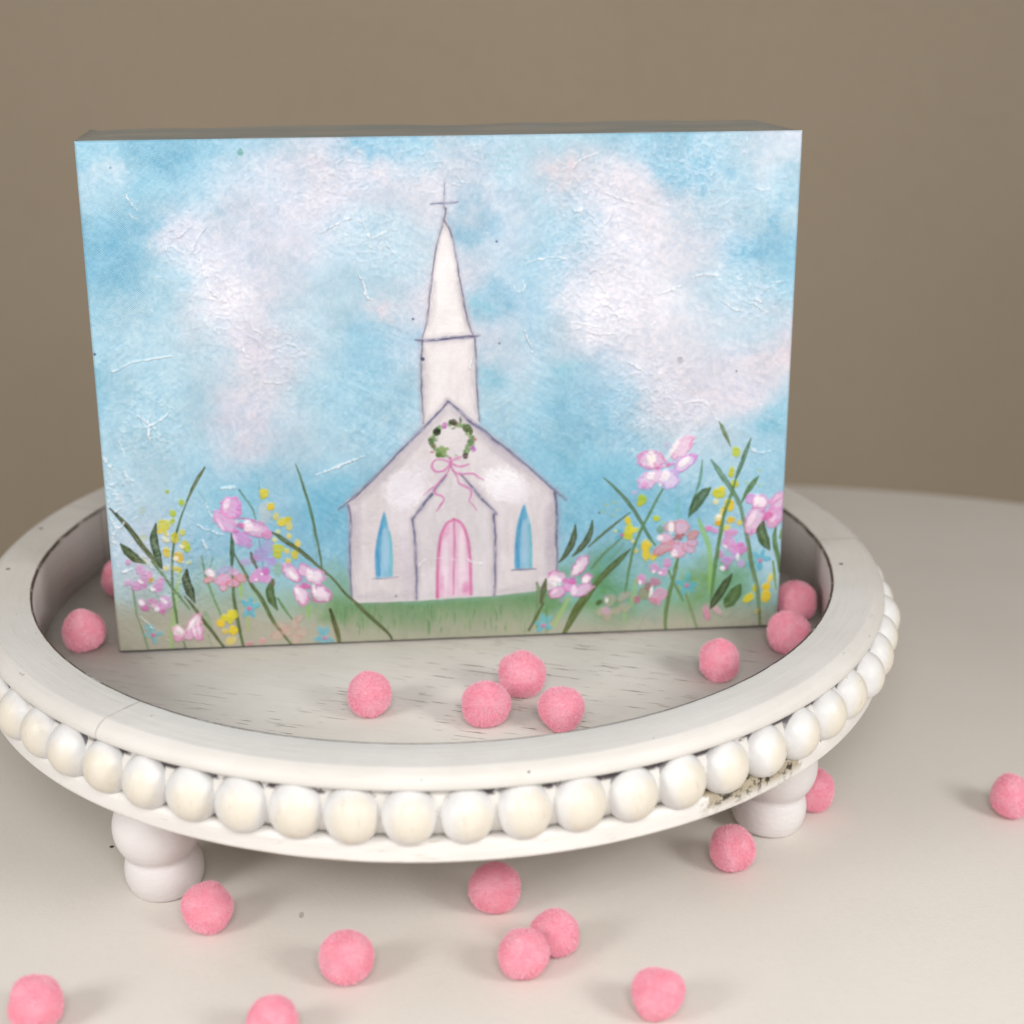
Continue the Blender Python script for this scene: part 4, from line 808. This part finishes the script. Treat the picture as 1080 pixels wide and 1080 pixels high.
    p.lay(full, np.clip((.0042 + (n2 - .5) * .003 - edge) / .0016, 0, 1) * .9, (52, 50, 58))
    return np.clip(p.C, 4, 252), p.H

def paint_front():
    nx, ny = 1000, 752
    C, Hh = paint_canvas(nx, ny)
    c = C / 255.0
    L = np.where(c > .04045, ((c + .055) / 1.055) ** 2.4, c / 12.92) * np.array([.90, .905, .925])
    s, t = np.meshgrid(np.linspace(0, 1, nx), np.linspace(0, 1, ny))
    x, z = (s - .5) * CW, t * CH
    e = np.minimum(np.minimum(x + CW / 2, CW / 2 - x), np.minimum(z, CH - z))
    roll = np.clip(1 - e / .006, 0, 1) ** 2 * .0045           # edge turns back round the bars
    sag = .0008 * np.sin(x * 3 + 1) * np.sin(z * 4)
    y = -Hh * .00105 * np.clip(e / .004, 0, 1) + roll + sag
    me = bpy.data.meshes.new('painted_front')
    n = nx * ny
    me.vertices.add(n)
    me.vertices.foreach_set('co', np.stack([x, y, z], -1).astype(np.float32).ravel())
    i = np.arange(n).reshape(ny, nx)
    F = np.stack([i[:-1, :-1], i[:-1, 1:], i[1:, 1:], i[1:, :-1]], -1).reshape(-1, 4).astype(np.int32)
    me.loops.add(F.size); me.loops.foreach_set('vertex_index', F.ravel())
    me.polygons.add(len(F)); me.polygons.foreach_set('loop_start', (np.arange(len(F)) * 4).astype(np.int32))
    me.polygons.foreach_set('use_smooth', np.ones(len(F), bool))
    at = me.attributes.new('paint', 'FLOAT_COLOR', 'POINT')
    at.data.foreach_set('color', np.concatenate([L.reshape(-1, 3), np.ones((n, 1))], 1).astype(np.float32).ravel())
    me.update(calc_edges=True)
    return me


# ------------------------------------------------------------------ setting
Z0 = .05
def build_setting():
    c = (.70, -1.18)
    R = 2.9
    prof = [(0.0, 0), (R - .02, 0)] + arc(R - .02, -.02, .02, 90, 0, 5) + [(R, -.13)] + arc(R - .02, -.13, .02, 0, -90, 4) + [(0, -.15)]
    me = lathe('tabletop', prof, 200, closed=False)
    # tabletop mesh lies at the world origin so its marks keep their place
    me.transform(Matrix.Translation((c[0], c[1], Z0)))
    o = link('tabletop', me, M_TABLE); tag(o, kind='structure')
    w = mesh('wall', [(-9, 4.4, -6), (9, 4.4, -6), (9, 4.4, 7), (-9, 4.4, 7), (-9, 4.7, -6), (9, 4.7, -6), (9, 4.7, 7), (-9, 4.7, 7)],
             [(0, 1, 2, 3), (5, 4, 7, 6), (3, 2, 6, 7), (1, 0, 4, 5), (0, 3, 7, 4), (2, 1, 5, 6)], smooth=False)
    o = link('wall', w, M_WALL); tag(o, kind='structure')
build_setting()

# ------------------------------------------------------------------ tray
ZF = .344
def build_tray():
    root = empty('beaded_tray', (0, 0, Z0))
    tag(root, 'round whitewashed wooden riser tray with a beaded edge and ball feet', 'tray')
    def part(name, me, mat):
        me.transform(Matrix.Translation((0, 0, 0)))
        o = link(name, me, mat, root); o.location = (0, 0, -Z0); return o
    rim = [(.883, .336), (.883, .4965)] + arc(.8855, .4965, .0025, 180, 90, 3) + [(.93, .5004), (.9715, .5004), (.9738, .5002), (.9758, .4990), (.9785, .4978), (.9870, .4935), (.9945, .4865), (.9985, .4790), (.9990, .4720), (.9970, .4665), (.9920, .4635)] + [(.985, .463), (.977, .462), (.977, .4535), (.9795, .4470), (.9905, .4370), (.9965, .4200), (.9965, .4000), (.9900, .3840), (.9770, .3715), (.9770, .3660), (.93, .360), (.93, .336)]
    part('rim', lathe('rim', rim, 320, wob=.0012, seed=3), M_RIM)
    base = [(.60, .322), (.984, .322)] + arc(.990, .332, .010, -80, 0, 4) + [(1.0005, .356)] + arc(.989, .358, .0115, 5, 90, 5) + [(.9775, .3695), (.9775, .3352), (.60, .3352)]
    part('base_ring', lathe('base_ring', base, 320, wob=.0012, seed=5), M_BASE)
    fl = [(0, .344), (.8826, .344), (.8826, .3362), (0, .3362)]
    part('tray_floor', lathe('tray_floor', fl, 200, closed=False), M_FLOOR)
    # 62 half-round beads in the groove
    NB = 62
    sp = bmesh.new()
    bmesh.ops.create_uvsphere(sp, u_segments=40, v_segments=24, radius=.0502)
    me = bpy.data.meshes.new('bead'); sp.to_mesh(me); sp.free()
    me.polygons.foreach_set('use_smooth', [True] * len(me.polygons))
    first = None
    for k in range(NB):
        a = -math.pi / 2 - .9671 + k * 2 * math.pi / NB
        if first is None:
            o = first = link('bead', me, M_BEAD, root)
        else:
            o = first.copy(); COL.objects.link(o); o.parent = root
        rb = .985 + random.uniform(-.003, .003)
        o.location = (rb * math.cos(a), rb * math.sin(a), 0.4125 + random.uniform(-.0015, .0015) - Z0)
        s = random.uniform(.97, 1.0)
        o.scale = (s, s * random.uniform(1.0, 1.03), s * random.uniform(1.06, 1.10))
        o.rotation_euler = (random.uniform(-.25, .25), random.uniform(-.1, .08), a + random.uniform(-.12, .12))
    # four turned feet of two balls, leaning a little outwards at the top
    def foot_mesh():
        pr = [(0, 0)]
        rc = math.sqrt(.0785 ** 2 - .040 ** 2)
        pr += [(rc * .6, 0), (rc * .96, 0)]
        a0 = math.degrees(math.asin(-.037 / .0785)); a1 = math.degrees(math.asin(.041 / .0785))
        pr += arc(0, .040, .0785, a0, a1, 14)
        b0 = math.degrees(math.asin(-.052 / .0865)); b1 = math.degrees(math.asin(.058 / .0865))
        pr += arc(0, .140, .0865, b0, b1, 16)
        pr += [(.0635, .2035), (.0635, .275), (0, .275)]
        return lathe('foot', pr, 64, closed=False)
    fm = foot_mesh()
    f0 = None
    for (x, y) in ((-0.5487, -0.6125), (0.6931, -0.4429), (.56, .64), (-.66, .52)):
        if f0 is None:
            o = f0 = link('foot', fm, M_FOOT, root)
        else:
            o = f0.copy(); COL.objects.link(o); o.parent = root
        r = Vector((x, y, 0)).normalized()
        ax = Vector((0, 0, 1)).cross(r)
        o.rotation_mode = 'QUATERNION'
        from mathutils import Quaternion
        o.rotation_quaternion = Quaternion(ax, math.radians(6)) @ Quaternion((0, 0, 1), random.uniform(0, 6))
        # sink by the lift the tilt would give
        o.location = (x, y, 0.0045)
build_tray()

# ------------------------------------------------------------------ canvas
def build_canvas():
    root = empty('canvas_painting', (B0.x, B0.y, B0.z))
    tag(root, 'small painted canvas of a white chapel with pink flowers standing on the round tray', 'painting')
    Rm = Matrix((EX, -NRM, UP)).transposed().to_4x4()
    root.rotation_mode = 'QUATERNION'
    root.rotation_quaternion = Rm.to_quaternion()
    front = paint_front()
    o = link('painted_front', front, M_PAINT, root)
    # wrapped sides: rounded front edge, hand-folded wavy back edge
    w, h, dp = CW / 2, CH, CD
    vs, fs = [], []
    loop = []
    n = 60
    for i in range(n): loop.append((-w + 2 * w * i / n, 0, 0, -1))
    for i in range(n): loop.append((w, h * i / n, 1, 0))
    for i in range(n): loop.append((w - 2 * w * i / n, h, 0, 1))
    for i in range(n): loop.append((-w, h - h * i / n, -1, 0))
    ys = [0.0035, .012, .03, dp * .35, dp * .7, dp - .012, dp]
    r2 = np.random.default_rng(11)
    ph = r2.uniform(0, 6.28, 8)
    for j, y in enumerate(ys):
        for i, (x, z, nx, nz) in enumerate(loop):
            a = 2 * math.pi * i / len(loop)
            bulge = -.0012 * math.sin(math.pi * min(y / dp, 1)) + .0012 * math.sin(9 * a + ph[0] + y * 30) + .001 * math.sin(23 * a + ph[1])
            if j == 0: bulge = -.0012
            if j == len(ys) - 1: bulge -= .0003
            yy = y + (.004 * math.sin(7 * a + ph[2]) + .003 * math.sin(17 * a + ph[3])) * (y / dp) ** 2
            e = 1.0
            if nz != 0 and j >= 3:      # slightly puckered folded corners
                cx = (w - abs(x)) / .05
                if cx < 1 and nz > 0:
                    if x > 0: bulge -= .014 * (1 - cx) * (y / dp)
                    else: bulge += .010 * max(0, 1 - abs(cx - .15) / .12) * (y / dp) - .004 * (1 - cx)
            if nz < 0: bulge = min(bulge, 0) * .3
            vs.append((x + nx * bulge, yy, z + nz * bulge))
    N = len(loop)
    for j in range(len(ys) - 1):
        for i in range(N):
            k = (i + 1) % N
            fs.append((j * N + i, j * N + k, (j + 1) * N + k, (j + 1) * N + i))
    me = mesh('wrapped_side', vs, fs)
    link('wrapped_side', me, M_WRAP, root)
    # bare back of the canvas with the stretcher bars
    b = .11
    bm = bmesh.new()
    for (x0, x1, z0, z1, yy) in ((-w + .012, w - .012, .012, b, 0), (-w + .012, w - .012, h - b, h - .022, 0),
                                 (-w + .012, -w + b, b + .001, h - b - .001, 0), (w - b, w - .012, b + .001, h - b - .001, 0)):
        ret = bmesh.ops.create_cube(bm, size=1)
        for vv in ret['verts']:
            vv.co = ((x0 + x1) / 2 + vv.co.x * (x1 - x0), dp * .55 + vv.co.y * dp * .86, (z0 + z1) / 2 + vv.co.z * (z1 - z0))
    me = bpy.data.meshes.new('stretcher_frame'); bm.to_mesh(me); bm.free()
    link('stretcher_frame', me, M_RAW, root)
build_canvas()

# ------------------------------------------------------------------ pom-poms
def pompom_mesh(seed, R=1.0, n=22000, flat=0.0):
    r_ = np.random.default_rng(seed)
    i = np.arange(n) + .5
    ph = np.arccos(1 - 2 * i / n); th = np.pi * (1 + 5 ** .5) * i
    D = np.stack([np.cos(th) * np.sin(ph), np.sin(th) * np.sin(ph), np.cos(ph)], 1)
    D += r_.normal(0, .02, D.shape); D /= np.linalg.norm(D, axis=1)[:, None]
    q = [r_.normal(0, 1, 3) for _ in range(7)]; q = [a / np.linalg.norm(a) for a in q]
    fr = r_.uniform(1.5, 3.6, 7); p0 = r_.uniform(0, 6.28, 7)
    def shape(Dm):
        s = np.ones(len(Dm))
        for k in range(7): s += .018 * np.sin(fr[k] * (Dm @ q[k]) * 2 + p0[k])
        # trimmed facets
        for k in range(2):
            c = Dm @ q[k]
            s = np.where(c > .85, np.minimum(s, (.955 + flat * -.05) / np.maximum(c, .3)), s)
        return s
    L = R * shape(D) * (0.95 + .115 * r_.random(n) ** 1.6 + .06 * (r_.random(n) > .97))
    # side vectors
    rv = r_.normal(0, 1, D.shape)
    T = np.cross(D, rv); T /= np.linalg.norm(T, axis=1)[:, None]
    B = np.cross(D, T)
    lean = (T * r_.normal(0, .075, n)[:, None] + B * r_.normal(0, .075, n)[:, None]) * R
    w = .0125 * R * (.7 + .6 * r_.random(n))[:, None]
    a = D * .88 * R * shape(D)[:, None]; m = D * (.88 * R * shape(D) * .35 + L * .65)[:, None] + lean * .55; e = D * L[:, None] + lean
    V = np.concatenate([a - T * w * .5, a + T * w * .5, m + T * w * .5, m - T * w * .5, e - T * w * .18, e + T * w * .18])
    k = np.arange(n)
    F = np.concatenate([np.stack([k, k + n, k + 2 * n, k + 3 * n], 1), np.stack([k + 3 * n, k + 2 * n, k + 5 * n, k + 4 * n], 1)])
    bm = bmesh.new(); bmesh.ops.create_icosphere(bm, subdivisions=4, radius=1)
    cv = np.array([v.co[:] for v in bm.verts]); cf = [[v.index for v in f.verts] for f in bm.faces]; bm.free()
    cv = cv * (.935 * R * shape(cv))[:, None]
    base = len(V)
    me = bpy.data.meshes.new('pompom')
    tri = np.array(cf) + base
    nv = base + len(cv)
    me.vertices.add(nv)
    me.vertices.foreach_set('co', np.concatenate([V, cv]).astype(np.float32).ravel())
    nl = F.size + tri.size
    me.loops.add(nl)
    me.loops.foreach_set('vertex_index', np.concatenate([F.ravel(), tri.ravel()]).astype(np.int32))
    me.polygons.add(len(F) + len(tri))
    st = np.concatenate([np.arange(len(F)) * 4, F.size + np.arange(len(tri)) * 3]).astype(np.int32)
    me.polygons.foreach_set('loop_start', st)
    me.polygons.foreach_set('use_smooth', np.concatenate([np.zeros(len(F), bool), np.ones(len(tri), bool)]))
    me.update(calc_edges=True)
    me.validate()
    return me

CAM = dict(C=Vector((0, -3.527535, 1.928697)), rt=Vector((.9987534, -.0498795, -.0019046)),
           up=Vector((.0193326, .3513613, .9360403)), fw=Vector((.04602, .9349103, -.3518876)), f=1768.707)
def ground_spot(u, v, z):
    """Where a spot measured on the photograph lies at height z."""
    r = CAM['rt'] * ((u - 540) / CAM['f']) - CAM['up'] * ((v - 540) / CAM['f']) + CAM['fw']
    t = (z - CAM['C'].z) / r.z
    return CAM['C'] + r * t, t

POM_GROUP = 'pink pom-poms'
POMS = [ # u, v, size, on tray?, variant, label
 (88, 665, 45, 1, 0, 'pink pom-pom by the lower left canvas corner, near the inner rim of the tray'),
 (128, 609, 42, 1, 1, 'pink pom-pom mostly hidden behind the left edge of the canvas'),
 (389, 732, 47.5, 1, 2, 'pink pom-pom alone on the tray floor, left of the group of three'),
 (512.5, 743, 50, 1, 3, 'left pom-pom of the group of three in front of the canvas on the tray'),
 (551, 711.5, 50, 1, 4, 'rear pom-pom of the group of three on the tray, nearest the canvas'),
 (592, 748, 49, 1, 0, 'right pom-pom of the group of three on the tray, at the front rim'),
 (758.5, 697, 46, 1, 5, 'tall flat-sided pink pom-pom on the tray floor in front of the painted flowers at right'),
 (832, 667.5, 45.5, 1, 1, 'pink pom-pom at the right inner rim in front of another by the canvas corner'),
 (839, 634, 43, 1, 2, 'shaded pink pom-pom wedged between the right canvas edge and the tray wall'),
 (218, 957, 53, 0, 2, 'pink pom-pom on the table touching the left front ball foot'),
 (521, 936.5, 54, 0, 0, 'pink pom-pom on the table in the shade just under the front of the tray'),
 (773, 895, 49, 0, 1, 'pink pom-pom on the table in front of the right ball foot'),
 (857, 833, 46, 0, 3, 'pink pom-pom on the table half hidden behind the right ball foot'),
 (1068, 840, 46, 0, 4, 'pink pom-pom lying apart on the table to the far right, cut by the frame'),
 (365, 1009.5, 56, 0, 3, 'pink pom-pom alone on the table between the left foot and the touching pair'),
 (552, 1006, 54, 0, 5, 'front pom-pom of the touching pair on the table'),
 (586, 984, 51, 0, 1, 'rear pom-pom of the touching pair on the table'),
 (694, 1048, 55, 0, 0, 'pink pom-pom alone on the table at the lower right, in front of the touching pair'),
 (38, 1058, 58, 0, 4, 'pink pom-pom on the table in the lower left corner'),
 (288, 1076, 53, 0, 2, 'pink pom-pom on the table cut off by the bottom edge of the picture'),
]
def build_poms():
    meshes = [pompom_mesh(20 + i, flat=1.6 if i == 5 else 0) for i in range(6)]
    for me in meshes: me.materials.append(M_POM)
    firsts = {}
    for i, (u, v, s, tray, var, label) in enumerate(POMS):
        zb = ZF if tray else Z0
        R = .047
        for _ in range(3):
            p, t = ground_spot(u, v, zb + R * .95)
            R = min(max(s * t / CAM['f'] / 2, .043), .051)
        if var not in firsts:
            o = firsts[var] = link('pompom', meshes[var])
        else:
            o = firsts[var].copy(); COL.objects.link(o)
        o.location = p
        o.scale = (R, R, R * random.uniform(.95, 1.0))
        if var == 5 and tray: o.scale = (R * .92, R * .92, R * 1.06)
        o.rotation_euler = (random.uniform(0, 6), random.uniform(0, 6), random.uniform(0, 6)) if not (var == 5 and tray) else (0, 0, .4)
        tag(o, label, 'pom-pom', POM_GROUP)
build_poms()

# ------------------------------------------------------------------ light and camera
def area(name, loc, target, size, power, col=(1, 1, 1)):
    l = bpy.data.lights.new(name, 'AREA')
    l.shape = 'RECTANGLE'; l.size = size[0]; l.size_y = size[1]
    l.energy = power; l.color = col
    o = bpy.data.objects.new(name, l); COL.objects.link(o)
    o.location = loc
    o.rotation_euler = (Vector(target) - Vector(loc)).to_track_quat('-Z', 'Y').to_euler()
    return o
LIGHTS = [area('softbox', (-3.3, -3.2, 2.4), (0, -.3, .4), (1.3, 1.3), 1, (1, .985, .96)),
          area('softbox', (3.2, -3.2, 2.5), (0, -.3, .4), (1.3, 1.3), 1, (1, .985, .96)),
          area('front_lamp', (0.1, -4.3, 3.2), (0, -.3, .4), (1.6, 1.2), 1, (1, .985, .96))]
POWERS = [1.5, 1.65, 1.95]

w = bpy.data.worlds.new('World'); scene.world = w; w.use_nodes = True
w.node_tree.nodes['Background'].inputs[0].default_value = (1, .965, .925, 1)
w.node_tree.nodes['Background'].inputs[1].default_value = .38

cam = bpy.data.cameras.new('camera'); co = bpy.data.objects.new('camera', cam); COL.objects.link(co)
cam.sensor_width = 36; cam.lens = 36 * CAM['f'] / 1080
cam.clip_start = .02; cam.clip_end = 50
mw = Matrix((CAM['rt'], CAM['up'], -CAM['fw'])).transposed().to_4x4()
co.rotation_mode = 'QUATERNION'; co.rotation_quaternion = mw.to_quaternion()
co.location = CAM['C']
cam.dof.use_dof = True
cam.dof.focus_distance = 3.32 * S
cam.dof.aperture_fstop = 9.5
scene.camera = co

# ------------------------------------------------------------------ scale everything to metres
done = set()
for o in list(scene.objects):
    o.location = o.location * S
    if o.type == 'MESH' and o.data.name not in done:
        done.add(o.data.name)
        o.data.transform(Matrix.Scale(S, 4))
    if o.type == 'LIGHT':
        o.data.size *= S; o.data.size_y *= S
    if o.type == 'EMPTY':
        o.empty_display_size *= S
for l, p in zip(LIGHTS, POWERS):
    l.data.energy = p

scene.view_settings.view_transform = 'Standard'
scene.view_settings.look = 'None'
scene.view_settings.exposure = 0
scene.view_settings.gamma = 1
scene.view_settings.use_curve_mapping = False
scene.cycles.max_bounces = 10
scene.cycles.diffuse_bounces = 6
scene.render.film_transparent = False
